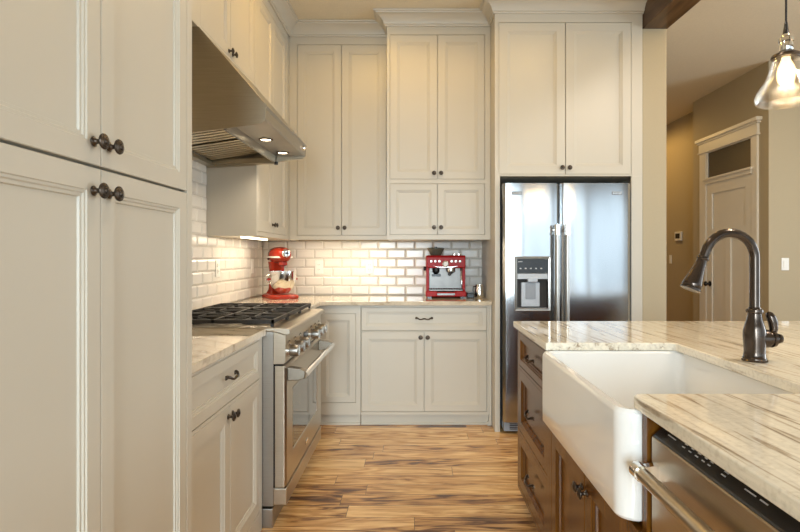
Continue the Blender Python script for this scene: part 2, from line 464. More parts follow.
def knob(parent, x, z, y=0.0):
    o = bpy.data.objects.new('knob', KN); COL.objects.link(o); o.parent = parent; o.location = (x, y, z)
    return o


def pull(parent, x, z, w=0.10):
    bm = bmesh.new(); pts = []; n = 14
    for i in range(n + 1):
        t_ = i / n; u = (t_ - 0.5) * w
        pts.append((x + u, -0.004 - 0.022 * math.sin(PI * t_) ** 0.6, z - 0.006 * math.sin(PI * t_) + 0.004 * math.cos(4 * PI * t_)))
    rs = [0.0065 - 0.0025 * math.sin(PI * i / n) + (0.0015 if abs(i - n / 2) < 2 else 0) for i in range(n + 1)]
    tube(bm, pts, rs, 8)
    for s in (-1, 1):
        lathe(bm, [(0, 0), (0.009, 0), (0.009, 0.003), (0.006, 0.007), (0, 0.008)], 12, Matrix.Translation((x + s * w / 2, 0, z)) @ Matrix.Rotation(PI / 2, 4, 'X'))
    return obj('pull_handle', bm, 'bronze', parent, smooth=True)


def door_rings(fw, deep=1.0):
    return [(0, 0.020), (0, 0.0015), (0.0015, 0), (fw, 0), (fw + 0.002, 0.0028 * deep), (fw + 0.007, 0.0028 * deep), (fw + 0.0095, 0.006 * deep),
            (fw + 0.0155, 0.006 * deep), (fw + 0.0175, 0.0105 * deep)]


G = 0.0022                                # half gap


def cabinet(name, label, cat, loc, rz, w, dep, z0, z1, openings, m='paint', body_extra=None, back0=0.024, lip=0.0, group=None, gs=1.0, deep=1.0):
    """openings: (kind, x0, x1, z0, z1, [knobs or pull], frame_width) in local x/z; doors sit flush in the face frame"""
    t_ = thing(name, label, cat, loc, rz, group)
    bm = boxes((0.0, w, back0, dep, z0 + lip, z1))
    xs = sorted({0.0, w, *[round(o[1], 4) for o in openings], *[round(o[2], 4) for o in openings]})
    zs = sorted({z0, z1, *[round(o[3], 4) for o in openings], *[round(o[4], 4) for o in openings]})
    for xa, xb in zip(xs, xs[1:]):
        for za, zb in zip(zs, zs[1:]):
            cx, cz = (xa + xb) / 2, (za + zb) / 2
            if not any(o[1] < cx < o[2] and o[3] < cz < o[4] for o in openings): box(bm, xa, xb, 0.0, back0, za, zb)
    bmesh.ops.remove_doubles(bm, verts=bm.verts[:], dist=0.0001)
    # interior walls between cells are doubled faces: drop them
    seen = {}
    for f in list(bm.faces):
        key = tuple(sorted(v.index for v in f.verts)); bm.verts.index_update()
    if body_extra:
        for b_ in body_extra: box(bm, *b_)
    obj('body', bm, m, t_)
    for o in openings:
        kind, xa, xb, za, zb, hw = o[:6]; fw = o[6] if len(o) > 6 else 0.055
        d = obj(kind, ring_panel(xa + G * gs, xb - G * gs, za + G, zb - G - (o[7] if len(o) > 7 else 0), door_rings(fw, deep), y=0.0005), m, t_)
        for h in hw:
            if h[0] == 'pull': pull(d, h[1], h[2], h[3] if len(h) > 3 else 0.10)
            else: knob(d, h[0], h[1])
    return t_


CROWN = [(0.0, 2.955), (0.012, 2.955), (0.014, 2.966), (0.022, 2.970), (0.026, 2.985), (0.045, 3.012), (0.068, 3.026), (0.078, 3.030), (0.080, 3.038), (0.094, 3.040), (0.096, 3.048), (0.0, 3.048)]


def crown(parent, path): return obj('crown_molding', sweep(path, CROWN), 'paint', parent, smooth=True)


# ------------------------------------------------------------------ pantry, close on the near side
PX = -0.665; pw = 1.59 - 0.66
D0 = 0.66      # near end of the pantry
x = lambda d: d - D0
ops = []
for a, b, kx in ((0.695, 1.131, 1.131 - 0.028), (1.131, 1.557, 1.131 + 0.028)):
    ops.append(('door', x(a), x(b), 0.11, 1.4325, [(x(kx), 1.380)], 0.047, 0.0022))
    ops.append(('door', x(a), x(b), 1.4325, 2.93, [(x(kx), 1.482)], 0.047, 0.0))
pant = cabinet('pantry_cabinet', 'tall cream pantry cabinet with four paneled doors reaching to the ceiling', 'cabinet',
               (PX, D0, 0), PI / 2, pw, -XL + PX, 0, 3.04, ops, gs=0.5)

# cabinet over the hood
HB, HE = 2.42, 3.314
FX = -0.985
cabinet('wall_cabinet', 'cream two-door wall cabinet right above the steel range hood', 'cabinet', (FX, HB - 0.30, 0), PI / 2, HE - HB + 0.30, -XL + FX, 2.287, 2.955,
        [('door', 0.33, 0.732, 2.300, 2.897, [(0.732 - 0.028, 2.331)]), ('door', 0.732, 1.158, 2.300, 2.897, [(0.732 + 0.028, 2.331)])])
# cabinet on the same wall between hood and corner
cn = cabinet('wall_cabinet', 'tall cream wall cabinet between the range hood and the room corner', 'cabinet', (FX, HE + 0.002, 0), PI / 2, YB - HE - 0.004, -XL + FX, 1.372, 2.955,
             [('door', 0.018, 0.392, 1.40, 2.897, [(0.368, 1.460)]), ('door', 0.392, 0.772, 1.40, 2.897, [(0.416, 1.460)])])
# back wall, corner to middle
BX = -0.983; BY = 4.167
bk = cabinet('wall_cabinet', 'tall cream two-door wall cabinet above the red stand mixer', 'cabinet', (BX, BY, 0), 0, -0.212 - BX, YB - BY, 1.372, 2.955,
             [('door', -0.922 - BX, -0.574 - BX, 1.405, 2.897, [(-0.574 - 0.026 - BX, 1.465)]), ('door', -0.574 - BX, -0.222 - BX, 1.405, 2.897, [(-0.574 + 0.026 - BX, 1.465)])], lip=0.018)
MY = 3.98; MX0, MX1 = -0.210, 0.563
md = cabinet('wall_cabinet', 'deep cream four-door wall cabinet above the red espresso machine', 'cabinet', (MX0, MY, 0), 0, MX1 - MX0, YB - MY, 1.368, 2.955,
             [('door', 0.022, 0.378, 1.818, 2.897, [(0.378 - 0.026, 1.862)]), ('door', 0.378, 0.732, 1.818, 2.897, [(0.378 + 0.026, 1.862)]),
              ('door', 0.022, 0.378, 1.402, 1.785, [(0.378 - 0.026, 1.458)], 0.045), ('door', 0.378, 0.732, 1.402, 1.785, [(0.378 + 0.026, 1.458)], 0.045)])
# fridge surround: overhead doors and two side panels
FX0, FX1 = 0.565, 1.608
fs = cabinet('fridge_cabinet', 'cream cabinet with two tall doors built around and above the steel refrigerator', 'cabinet', (FX0, YK, 0), 0, FX1 - FX0, YB - YK, 1.81, 2.955,
             [('door', 0.592 - FX0, 1.064 - FX0, 1.822, 2.897, [(1.064 - 0.026 - FX0, 1.868)], 0.06), ('door', 1.064 - FX0, 1.530 - FX0, 1.822, 2.897, [(1.064 + 0.026 - FX0, 1.868)], 0.06)])
obj('side_panel', boxes((0.0, 0.036, 0, YB - YK, 0, 1.81)), 'paint', fs, bevel=0.002)
obj('side_panel', boxes((FX1 - FX0 - 0.078, FX1 - FX0, 0, 0.024, 0, 1.81), (FX1 - FX0 - 0.03, FX1 - FX0, 0.024, YB - YK, 0, 1.81)), 'paint', fs, bevel=0.002)


def loc(o, pts): return [(p[0] - o.location.x, p[1] - o.location.y) for p in pts]


crown(fs, loc(fs, [(FX0, YB - 0.01), (FX0, YK), (FX1 - 0.002, YK), (FX1 - 0.002, YK + 0.02)]))
crown(md, loc(md, [(MX0, YB - 0.01), (MX0, MY), (MX1, MY)]))
crown(bk, loc(bk, [(FX, BY), (MX0, BY)]))
cc = sweep([(FX, HB - 0.8), (FX, BY + 0.001)], CROWN)
bmesh.ops.transform(cc, matrix=Matrix.Rotation(-PI / 2, 4, 'Z') @ Matrix.Translation((-cn.location.x, -cn.location.y, 0)), verts=cc.verts[:])
obj('crown_molding', cc, 'paint', cn, smooth=True)
# frieze boards above the cabinets up to the ceiling
for o_, a in ((bk, (0, -0.212 - BX, 0.002, YB - BY, 2.955, 3.046)), (md, (0, MX1 - MX0, 0.002, YB - MY, 2.955, 3.046)), (fs, (0, FX1 - FX0, 0.002, YB - YK, 2.955, 3.046)),
              (cn, (-1.7, YB - HE - 0.004, 0.002, -XL + FX, 2.955, 3.046))):
    obj('frieze', boxes(a), 'paint', o_)
# pantry crown
cc = sweep([(PX, D0), (PX, 1.59), (XL, 1.59)][:2], CROWN)
bmesh.ops.transform(cc, matrix=Matrix.Rotation(-PI / 2, 4, 'Z') @ Matrix.Translation((-PX, -D0, 0)), verts=cc.verts[:])
obj('crown_molding', cc, 'paint', pant, smooth=True)

# ------------------------------------------------------------------ base cabinets
# near side, between pantry and range
LX = -0.697
lb = cabinet('base_cabinet', 'cream base cabinet with one drawer over two doors, beside the steel range', 'cabinet', (LX, 1.597, 0), PI / 2, 0.832, -XL + LX - 0.012, 0.0, 0.882,
             [('drawer', 0.03, 0.805, 0.694, 0.868, [('pull', 0.417, 0.795)], 0.04), ('door', 0.03, 0.417, 0.095, 0.682, [(0.417 - 0.024, 0.645)]), ('door', 0.417, 0.805, 0.095, 0.682, [(0.417 + 0.024, 0.645)])])
bm = bmesh.new(); prism(bm, rrect(XL + 0.012, -0.679, 1.593, 2.4325, 0.006, 3), 'z', 0.884, 0.914)
tag(obj('worktop', bm, 'stone2', bevel=0.003), 'short pale stone worktop between the pantry and the range', 'countertop')
# back run
BF = 3.922
bb = cabinet('base_cabinet', 'wide cream base cabinet with one long drawer over two doors below the espresso machine', 'cabinet', (-0.400, BF, 0), 0, 0.958, YB - BF - 0.02, 0.078, 0.882,
             [('drawer', 0.004, 0.930, 0.695, 0.870, [('pull', 0.467, 0.788, 0.115)], 0.034), ('door', 0.004, 0.467, 0.098, 0.688, [(0.467 - 0.026, 0.648)], 0.052), ('door', 0.467, 0.930, 0.098, 0.688, [(0.467 + 0.026, 0.648)], 0.052)])
obj('baseboard', boxes((0.001, 0.945, 0.022, 0.034, 0.0, 0.078), (0.001, 0.945, 0.008, 0.022, 0, 0.016)), 'paint', bb, bevel=0.003)
bm = bmesh.new(); prism(bm, [(0.930, 0), (0.962, 0), (0.962, 0.882), (0.946, 0.882), (0.946, 0.07), (0.945, 0.035), (0.930, 0.02)], 'y', -0.008, 0.03)
obj('corner_post', bm, 'paint', bb, bevel=0.002)
bs = cabinet('base_cabinet', 'narrow cream base cabinet with a single door in the corner by the range', 'cabinet', (-0.80, BF, 0), 0, 0.398, YB - BF - 0.02, 0.078, 0.882,
             [('door', 0.10, 0.366, 0.165, 0.822, [], 0.045)], body_extra=[(0.0, 0.397, 0.022, 0.034, 0, 0.078), (0.0, 0.397, 0.008, 0.022, 0, 0.016)])
# L shaped worktop in the corner
bm = bmesh.new(); prism(bm, [(XL + 0.012, 3.352), (-0.685, 3.352), (-0.685, 3.86), (-0.653, 3.892), (0.563, 3.892), (0.563, YB - 0.012), (XL + 0.012, YB - 0.012)], 'z', 0.884, 0.914)
tag(obj('worktop', bm, 'stone2', bevel=0.003), 'pale stone worktop along the tiled wall carrying mixer and espresso machine', 'countertop')
lc = cabinet('base_cabinet', 'cream base cabinet hidden in the corner behind the range', 'cabinet', (LX, 3.355, 0), PI / 2, 0.55, -XL + LX, 0.0, 0.882, [('door', 0.02, 0.53, 0.095, 0.87, [])])
for ch in [o for o in bpy.data.objects if o == lc or o.parent == lc or (o.parent and o.parent.parent == lc)]: bpy.data.objects.remove(ch)

# ------------------------------------------------------------------ range hood
hd = thing('range_hood', 'large sloping stainless steel range hood mounted above the gas range', 'range hood', (0, 0, 0))
fx, wx = -0.678, XL + 0.012
prof_out = [(wx, 2.286), (FX + 0.004, 2.286), (fx + 0.008, 1.925), (fx, 1.912), (fx, 1.866), (fx - 0.02, 1.846)]
side = prof_out + [(-1.0, 1.806), (wx, 1.79)]
for y0_, y1_ in ((HB, HB + 0.006), (HE - 0.012, HE - 0.004)):
    bm = bmesh.new(); prism(bm, side, 'y', y0_, y1_); obj('side_panel', bm, 'steeld', hd, bevel=0.001)
bm = bmesh.new()
prism(bm, [(wx, 2.286), (FX + 0.004, 2.286), (fx + 0.008, 1.925), (fx, 1.912), (fx, 1.868), (fx - 0.006, 1.862), (-0.868, 1.862), (-0.868, 1.868), (fx - 0.02, 1.875), (fx - 0.01, 1.915), (FX - 0.01, 2.276), (wx, 2.276)], 'y', HB + 0.006, HE - 0.012)
obj('canopy', bm, 'steel', hd)
bm = bmesh.new(); prism(bm, [(-0.875, 1.868), (-0.855, 1.868), (-0.862, 1.822), (-0.875, 1.822)], 'y', HB + 0.02, HE - 0.03)
obj('drip_rail', bm, 'steel', hd)
obj('rear_rail', boxes((wx, wx + 0.05, HB + 0.006, HE - 0.012, 1.80, 1.822), (wx, -0.87, HE - 0.05, HE - 0.012, 1.812, 1.84)), 'steeld', hd)
obj('inner_plenum', boxes((wx, -0.88, HB + 0.01, HE - 0.02, 1.93, 1.935)), 'dark', hd)
for p in range(2):
    fa = HB + 0.03 + p * 0.41; bm = bmesh.new()
    for i in range(8):
        yy = fa + 0.01 + i * 0.048
        prism(bm, [(yy, 0), (yy + 0.030, 0), (yy + 0.030, 0.003), (yy + 0.024, 0.012), (yy + 0.006, 0.012), (yy, 0.003)], 'x', 0, 0.34)
    bmesh.ops.transform(bm, matrix=Matrix.Translation((-1.235, 0, 1.828)) @ Matrix.Rotation(-math.atan2(0.05, 0.34), 4, 'Y'), verts=bm.verts[:])
    obj('baffle_filter', bm, 'baffle', hd)
for yy in (2.825, 3.185):
    bm = bmesh.new(); lathe(bm, [(0.038, 0.0), (0.038, -0.004), (0.030, -0.005), (0.027, -0.002), (0.027, 0.0)], 24, Matrix.Translation((-0.79, yy, 1.8625)))
    r_ = obj('lamp_ring', bm, 'bronze', hd, smooth=True)
    bm = bmesh.new(); lathe(bm, [(0, -0.0025), (0.0265, -0.0025), (0.0265, 0.0)], 20, Matrix.Translation((-0.79, yy, 1.8625)))
    obj('lamp_lens', bm, 'lamp', r_)
    light('SPOT', (-0.79, yy, 1.855), (0, 0, 0), 9, (1.0, 0.86, 0.68), spot_size=2.6, spot_blend=0.6, shadow_soft_size=0.03, name='hood_lamp')
bm = bmesh.new(); lathe(bm, [(0, 0), (0.012, 0), (0.013, 0.01), (0.010, 0.022), (0, 0.024)], 16, Matrix.Translation((fx - 0.002, HE - 0.10, 1.895)) @ Matrix.Rotation(PI / 2, 4, 'Y'))
obj('control_knob', bm, 'chrome', hd, smooth=True)
bm = bmesh.new(); lathe(bm, [(0, 0), (0.011, 0), (0.011, 0.018), (0, 0.02)], 16, Matrix.Translation((-0.855, HE - 0.03, 1.825)) @ Matrix.Rotation(PI, 4, 'X'))
obj('fan_switch', bm, 'black', hd, smooth=True)

# ------------------------------------------------------------------ gas range
RG = thing('gas_range', 'stainless steel gas range with black grates standing between the cream cabinets', 'range', (-0.572, 2.437, 0), PI / 2)
RW = 0.908; RD = -XL - 0.572 - 0.014
obj('body', boxes((0, RW, 0.075, RD, 0.10, 0.900)), 'steel', RG, bevel=0.002)
bm = bmesh.new(); prism(bm, [(0.0, 0.890), (0.0, 0.906), (0.006, 0.914), (0.09, 0.917), (RD, 0.917), (RD, 0.9005), (0.076, 0.9005), (0.022, 0.8855), (0.006, 0.8855)], 'x', 0, RW)
obj('cooktop', bm, 'steelh', RG, bevel=0.002)
bm = bmesh.new(); prism(bm, [(0.0185, 0.885), (0.020, 0.760), (0.030, 0.750), (0.075, 0.750), (0.075, 0.900), (0.022, 0.885)], 'x', 0.0, RW)
cp = obj('control_panel', bm, 'steelh', RG, bevel=0.002)
obj('recessed_top', boxes((0.02, RW - 0.02, 0.10, RD - 0.02, 0.9172, 0.9185)), 'steelh', RG)
for i, xx in enumerate((0.063, 0.183, 0.303, 0.590, 0.710, 0.830)):
    bm = bmesh.new(); mt = Matrix.Translation((xx, 0.019, 0.803)) @ Matrix.Rotation(PI / 2, 4, 'X')
    lathe(bm, [(0, 0), (0.031, 0), (0.031, 0.006), (0.026, 0.008), (0.025, 0.010)], 28, mt)
    kb = obj('knob_collar', bm, 'chrome', cp, smooth=True)
    bm = bmesh.new(); lathe(bm, [(0, 0.008), (0.027, 0.008), (0.0285, 0.020), (0.027, 0.044), (0.024, 0.047), (0, 0.047)], 28, mt)
    box(bm, xx - 0.004, xx + 0.004, 0.019 - 0.053, 0.019 - 0.046, 0.783, 0.825)
    obj('knob', bm, 'steel', kb, smooth=True)
    obj('dial_mark', boxes((xx - 0.010, xx + 0.010, 0.0172, 0.0185, 0.846, 0.850), (xx + 0.014, xx + 0.024, 0.0172, 0.0185, 0.842, 0.846), (xx - 0.024, xx - 0.014, 0.0172, 0.0185, 0.842, 0.846)), 'black', cp)
obj('display', boxes((0.395, 0.50, 0.0155, 0.020, 0.800, 0.842)), 'black', cp, bevel=0.002)
# oven door
bm = ring_panel(0.001, RW - 0.001, 0.185, 0.742, [(0, 0.053), (0, 0.010), (0.010, 0.0), (0.128, 0.0), (0.132, 0.006)], y=0.016)
dr = obj('oven_door', bm, 'steelh', RG, bevel=0.002)
obj('door_glass', boxes((0.145, RW - 0.145, 0.0195, 0.0225, 0.318, 0.608)), 'glassblack', dr)
obj('badge', boxes((RW / 2 - 0.030, RW / 2 + 0.030, 0.0125, 0.0165, 0.232, 0.252)), 'chrome', dr, bevel=0.002)
obj('gap_seal', boxes((0.001, RW - 0.001, 0.03, 0.0765, 0.742, 0.7505), (0.001, RW - 0.001, 0.0695, 0.0765, 0.185, 0.745)), 'black', RG)
bm = bmesh.new()
tube(bm, [(0.03, -0.060, 0.694), (RW - 0.05, -0.060, 0.694)], 0.0155, 20)
hdl = obj('door_handle', bm, 'chrome', dr, smooth=True)
for a, b in ((0.025, 0.065), (RW - 0.085, RW - 0.045)):
    bm = bmesh.new(); prism(bm, [(-0.062, 0.677), (-0.066, 0.712), (-0.04, 0.724), (0.017, 0.732), (0.017, 0.668), (-0.03, 0.670)], 'x', a, b)
    obj('handle_bracket', bm, 'bracket', hdl, bevel=0.004)
obj('lower_panel', boxes((0.004, RW - 0.004, 0.016, 0.076, 0.105, 0.180)), 'steelh', RG, bevel=0.003)
obj('toe_kick', boxes((0.06, RW - 0.06, 0.084, 0.10, 0.0, 0.0995)), 'steel', RG)
for xx in (0.01, RW - 0.05):
    obj('leg', boxes((xx, xx + 0.04, RD - 0.1, RD - 0.06, 0, 0.10)), 'black', RG)
    obj('leg_cover', boxes((xx - 0.008, xx + 0.048, 0.079, 0.175, 0, 0.088)), 'steel', RG, bevel=0.003)
# grates: three cast iron sections, four burner caps each pair
gy0, gy1 = 0.078, RD - 0.075
for s in range(3):
    xa = 0.014 + s * 0.295; xb = xa + 0.290; bm = bmesh.new(); zt, zb_ = 0.951, 0.934
    bw = 0.008
    for (a, b, c, d) in ((xa, xb, gy0, gy0 + 0.012), (xa, xb, gy1 - 0.012, gy1), (xa, xa + 0.012, gy0, gy1), (xb - 0.012, xb, gy0, gy1), (xa, xb, (gy0 + gy1) / 2 - 0.006, (gy0 + gy1) / 2 + 0.006)):
        box(bm, a, b, c, d, zb_, zt)
    box(bm, (xa + xb) / 2 - bw / 2, (xa + xb) / 2 + bw / 2, gy0, gy1, zb_ + 0.002, zt)
    for q in range(2):
        cy = gy0 + (gy1 - gy0) * (0.25 + 0.5 * q); cx = (xa + xb) / 2
        for ang in range(8):
            if ang % 4 == 2: continue
            th = ang * PI / 4; r0, r1 = 0.035, (0.145 if ang % 4 == 0 else 0.175)
            e = Vector((cx + r1 * math.cos(th), cy + r1 * math.sin(th), 0)); e.x = min(max(e.x, xa + 0.006), xb - 0.006); e.y = min(max(e.y, cy - (gy1 - gy0) / 4 + 0.006), cy + (gy1 - gy0) / 4 - 0.006)
            tube(bm, [(cx + r0 * math.cos(th), cy + r0 * math.sin(th), zt - 0.006), (e.x, e.y, zt - 0.006)], 0.0055, 6)
    for a in (xa + 0.002, xb - 0.014):
        for b in (gy0 + 0.002, gy1 - 0.014): box(bm, a, a + 0.012, b, b + 0.012, 0.9185, zb_)
    obj('grate', bm, 'iron', RG)
    for q in range(2):
        bm = bmesh.new(); cy = gy0 + (gy1 - gy0) * (0.25 + 0.5 * q)
        lathe(bm, [(0.0, 0.9185), (0.052, 0.9185), (0.050, 0.926), (0.038, 0.928), (0.038, 0.932), (0.034, 0.936), (0, 0.937)], 24, Matrix.Translation(((xa + xb) / 2, cy, 0)))
        obj('burner', bm, 'iron', RG, smooth=True)

# ------------------------------------------------------------------ refrigerator
FR = thing('refrigerator', 'stainless steel side-by-side refrigerator with water dispenser below the tall doors', 'refrigerator', (0.612, 3.700, 0))
FW = 0.886
obj('body', boxes((0.006, FW - 0.006, 0.075, 0.76, 0.03, 1.742)), 'grey', FR)


def fridge_door(x0_, x1_, hole=None):
    """slightly bowed brushed door, optionally with a rectangular opening"""
    bm = bmesh.new(); nx = 22
    xs = sorted(set([x0_ + (x1_ - x0_) * i / nx for i in range(nx + 1)] + (list(hole[:2]) if hole else [])))
    zs = sorted(set([0.09 + (1.750 - 0.09) * i / 24 for i in range(25)] + (list(hole[2:]) if hole else [])))
    def yy(x_, z_):
        t_ = (x_ - x0_) / (x1_ - x0_); e = min(t_, 1 - t_) * (x1_ - x0_)
        y_ = -0.010 * math.sin(PI * t_) ** 0.8 + 0.0018 * math.sin(9 * t_ + 1.5 * z_)
        if e < 0.02: y_ += 0.020 * (1 - e / 0.02) ** 2
        y_ += 0.0012 * math.sin(5.1 * z_ + 2 * t_)
        return y_
    V = {}
    for i, a in enumerate(xs):
        for j, b in enumerate(zs): V[i, j] = bm.verts.new((a, yy(a, b), b))
    for i in range(len(xs) - 1):
        for j in range(len(zs) - 1):
            cx, cz = (xs[i] + xs[i + 1]) / 2, (zs[j] + zs[j + 1]) / 2
            if hole and hole[0] < cx < hole[1] and hole[2] < cz < hole[3]: continue
            bm.faces.new((V[i, j], V[i + 1, j], V[i + 1, j + 1], V[i, j + 1]))
    # sides, top and bottom back to the body
    edges = [e for e in bm.edges if len(e.link_faces) == 1]
    r_ = bmesh.ops.extrude_edge_only(bm, edges=edges)
    for v in [g for g in r_['geom'] if isinstance(g, bmesh.types.BMVert)]: v.co.y = 0.070
    bmesh.ops.recalc_face_normals(bm, faces=bm.faces[:])
    return bm


split = 0.392
hole = (0.082, 0.322, 0.868, 1.238)
fz = obj('freezer_door', fridge_door(0.0, split - 0.004, hole), 'fridge', FR, smooth=True)
fd = obj('fridge_door', fridge_door(split + 0.004, FW), 'fridge', FR, smooth=True)
for d_, xx in ((fz, split - 0.034), (fd, split + 0.034)):
    bm = bmesh.new(); tube(bm, [(xx, -0.062, 0.42), (xx, -0.062, 1.455)], 0.0165, 20)
    h_ = obj('door_handle', bm, 'steel', d_, smooth=True)
    for zz in (0.43, 1.425):
        bm = bmesh.new(); tube(bm, [(xx, -0.062, zz - 0.036), (xx, -0.062, zz + 0.036)], 0.0205, 20); tube(bm, [(xx, -0.06, zz), (xx, 0.0, zz)], 0.012, 12)
        obj('handle_cap', bm, 'chrome', h_, smooth=True)
# maker's badges, dark outline with light centre
for d_, xx in ((fz, 0.095), (fd, FW - 0.10)):
    b_ = obj('badge', boxes((xx - 0.036, xx + 0.036, -0.0125, -0.002, 1.668, 1.692)), 'grey', d_, bevel=0.003)
    bm = bmesh.new()
    for q in range(6): box(bm, xx - 0.030 + q * 0.0102, xx - 0.0235 + q * 0.0102, -0.0138, -0.012, 1.673 + 0.002 * (q % 2), 1.687 - 0.002 * ((q + 1) % 3))
    obj('badge_mark', bm, 'chrome', b_)
dp = obj('water_dispenser', ring_panel(hole[0] - 0.004, hole[1] + 0.004, hole[2] - 0.004, hole[3] + 0.004, [(0, 0.01), (0, 0.0), (0.004, -0.003), (0.016, -0.001), (0.018, 0.050)], y=-0.012, closed=False), 'steel', fz)
obj('dispenser_screen', boxes((hole[0] + 0.014, hole[1] - 0.014, -0.006, 0.036, 1.125, 1.223)), 'black', dp)
obj('control_strip', boxes((hole[0] + 0.014, hole[1] - 0.014, -0.012, 0.036, 1.085, 1.122)), 'greyl', dp, bevel=0.003)
obj('dispenser_cavity', boxes((hole[0] + 0.014, hole[1] - 0.014, 0.030, 0.036, 0.886, 1.085)), 'dark', dp)
obj('dispenser_paddle', boxes((hole[0] + 0.045, hole[1] - 0.065, 0.010, 0.030, 0.892, 1.062)), 'greyl', dp, bevel=0.006)
obj('paddle_window', boxes((hole[0] + 0.075, hole[1] - 0.095, 0.006, 0.0105, 0.945, 1.055)), 'grey', dp, bevel=0.006)
obj('spout', boxes((hole[0] + 0.085, hole[1] - 0.085, -0.016, 0.02, 1.064, 1.100)), 'greyl', dp, bevel=0.006)
obj('drip_tray', boxes((hole[0] + 0.010, hole[1] - 0.010, -0.014, 0.034, 0.874, 0.884)), 'steel', dp, bevel=0.002)
for q in range(5): obj('touch_mark', boxes((hole[0] + 0.03 + q * 0.036, hole[0] + 0.043 + q * 0.036, -0.0066, -0.0058, 1.155, 1.163)), 'ink', dp)
obj('screen_mark', boxes((hole[0] + 0.02, hole[0] + 0.05, -0.0066, -0.0058, 1.203, 1.208)), 'ink', dp)
gr = obj('base_grille', boxes((0.01, FW - 0.01, 0.03, 0.075, 0.02, 0.085)), 'grey', FR, bevel=0.003)
bm = bmesh.new()
for q in range(4): box(bm, 0.05, FW - 0.05, 0.027, 0.0305, 0.033 + q * 0.012, 0.038 + q * 0.012)
obj('grille_slot', bm, 'black', gr)
for a in (0.03, FW - 0.07):
    for b in (0.1, 0.68): obj('foot', boxes((a, a + 0.04, b, b + 0.04, 0, 0.03)), 'black', FR)

# ------------------------------------------------------------------ island
IX = 0.518
ic = cabinet('drawer_cabinet', 'dark stained wood cabinet of three drawers at the end of the island', 'cabinet', (IX, 2.69, 0), -PI / 2, 0.63, 0.56, 0.085, 0.882,
             [('drawer', 0.028, 0.598, 0.702, 0.868, [('pull', 0.313, 0.785, 0.11)], 0.032), ('drawer', 0.028, 0.598, 0.382, 0.688, [('pull', 0.313, 0.535, 0.11)], 0.048),
              ('drawer', 0.028, 0.598, 0.105, 0.368, [('pull', 0.313, 0.240, 0.11)], 0.048)], m='stain', deep=1.6, body_extra=[(0.02, 0.63, 0.06, 0.5, 0, 0.085)])
sc_ = cabinet('sink_cabinet', 'brown stained wood cabinet with two doors below the white farmhouse sink', 'cabinet', (IX, 2.058, 0), -PI / 2, 0.84, 0.56, 0.085, 0.606,
              [('door', 0.03, 0.425, 0.105, 0.592, [(0.425 - 0.024, 0.528)], 0.056), ('door', 0.425, 0.812, 0.105, 0.592, [(0.425 + 0.024, 0.528)], 0.056)], m='stain', deep=1.6,
              body_extra=[(0.0, 0.84, 0.06, 0.5, 0, 0.085), (0.815, 0.84, 0.012, 0.5, 0.606, 0.882), (0.0, 1.62, 0.575, 0.595, 0.085, 0.882)])
dw = thing('dishwasher', 'stainless steel dishwasher with bar handle under the island worktop', 'dishwasher', (0.534, 1.205, 0), -PI / 2)
DWW = 0.60
obj('body', boxes((0.004, DWW - 0.004, 0.05, 0.55, 0.10, 0.870)), 'black', dw)
bm = ring_panel(0.0, DWW, 0.12, 0.839, [(0, 0.045), (0, 0.002), (0.002, 0.0)], y=0.0)
dd = obj('door', bm, 'steelh', dw, bevel=0.002)
bm = bmesh.new(); prism(bm, [(0.003, 0.8392), (0.046, 0.8392), (0.05, 0.872), (0.040, 0.872), (0.006, 0.843)], 'x', 0.002, DWW - 0.002)
cs = obj('control_strip', bm, 'black', dd)
sl = (0.872 - 0.843) / 0.034
for q, (a, ln) in enumerate(((0.04, 0.035), (0.105, 0.012), (0.130, 0.012), (0.155, 0.012), (0.180, 0.010), (0.20, 0.010), (0.245, 0.014), (0.31, 0.03), (0.35, 0.02))):
    for y_ in ((0.018,) if ln > 0.015 else (0.016, 0.022)):
        z_ = 0.843 + (y_ - 0.006) * sl
        bm = bmesh.new(); vs = [bm.verts.new(p) for p in ((a, y_, z_ + 0.0006), (a + ln, y_, z_ + 0.0006), (a + ln, y_ + 0.002, z_ + 0.0006 + 0.002 * sl), (a, y_ + 0.002, z_ + 0.0006 + 0.002 * sl))]
        bm.faces.new(vs)
        obj('control_mark', bm, 'ink', cs)
bm = bmesh.new(); tube(bm, [(0.020, -0.038, 0.768), (DWW - 0.02, -0.038, 0.768)], 0.0155, 20)
hb = obj('door_handle', bm, 'steelh', dd, smooth=True)
for a in (0.012, DWW - 0.040):
    bm = bmesh.new(); tube(bm, [(a, -0.038, 0.768), (a + 0.028, -0.038, 0.768)], 0.0180, 20)
    prism(bm, [(-0.038, 0.756), (-0.038, 0.780), (0.002, 0.786), (0.002, 0.750)], 'x', a + 0.004, a + 0.024)
    obj('handle_cap', bm, 'chrome', hb, smooth=True)
obj('toe_kick', boxes((0.0, DWW, 0.07, 0.09, 0.0, 0.10)), 'black', dw)
# near cabinet past the dishwasher
cabinet('island_end_cabinet', 'stained wood cabinet ending the island past the dishwasher', 'cabinet', (IX, 0.60, 0), -PI / 2, 0.35, 0.56, 0.085, 0.882, [('door', 0.02, 0.33, 0.1, 0.868, [])], m='stain')
for o in [o for o in bpy.data.objects if o.name.startswith('island_end_cabinet')]:
    for ch in [c for c in bpy.data.objects if c.parent == o]: bpy.data.objects.remove(ch)
    bpy.data.objects.remove(o)

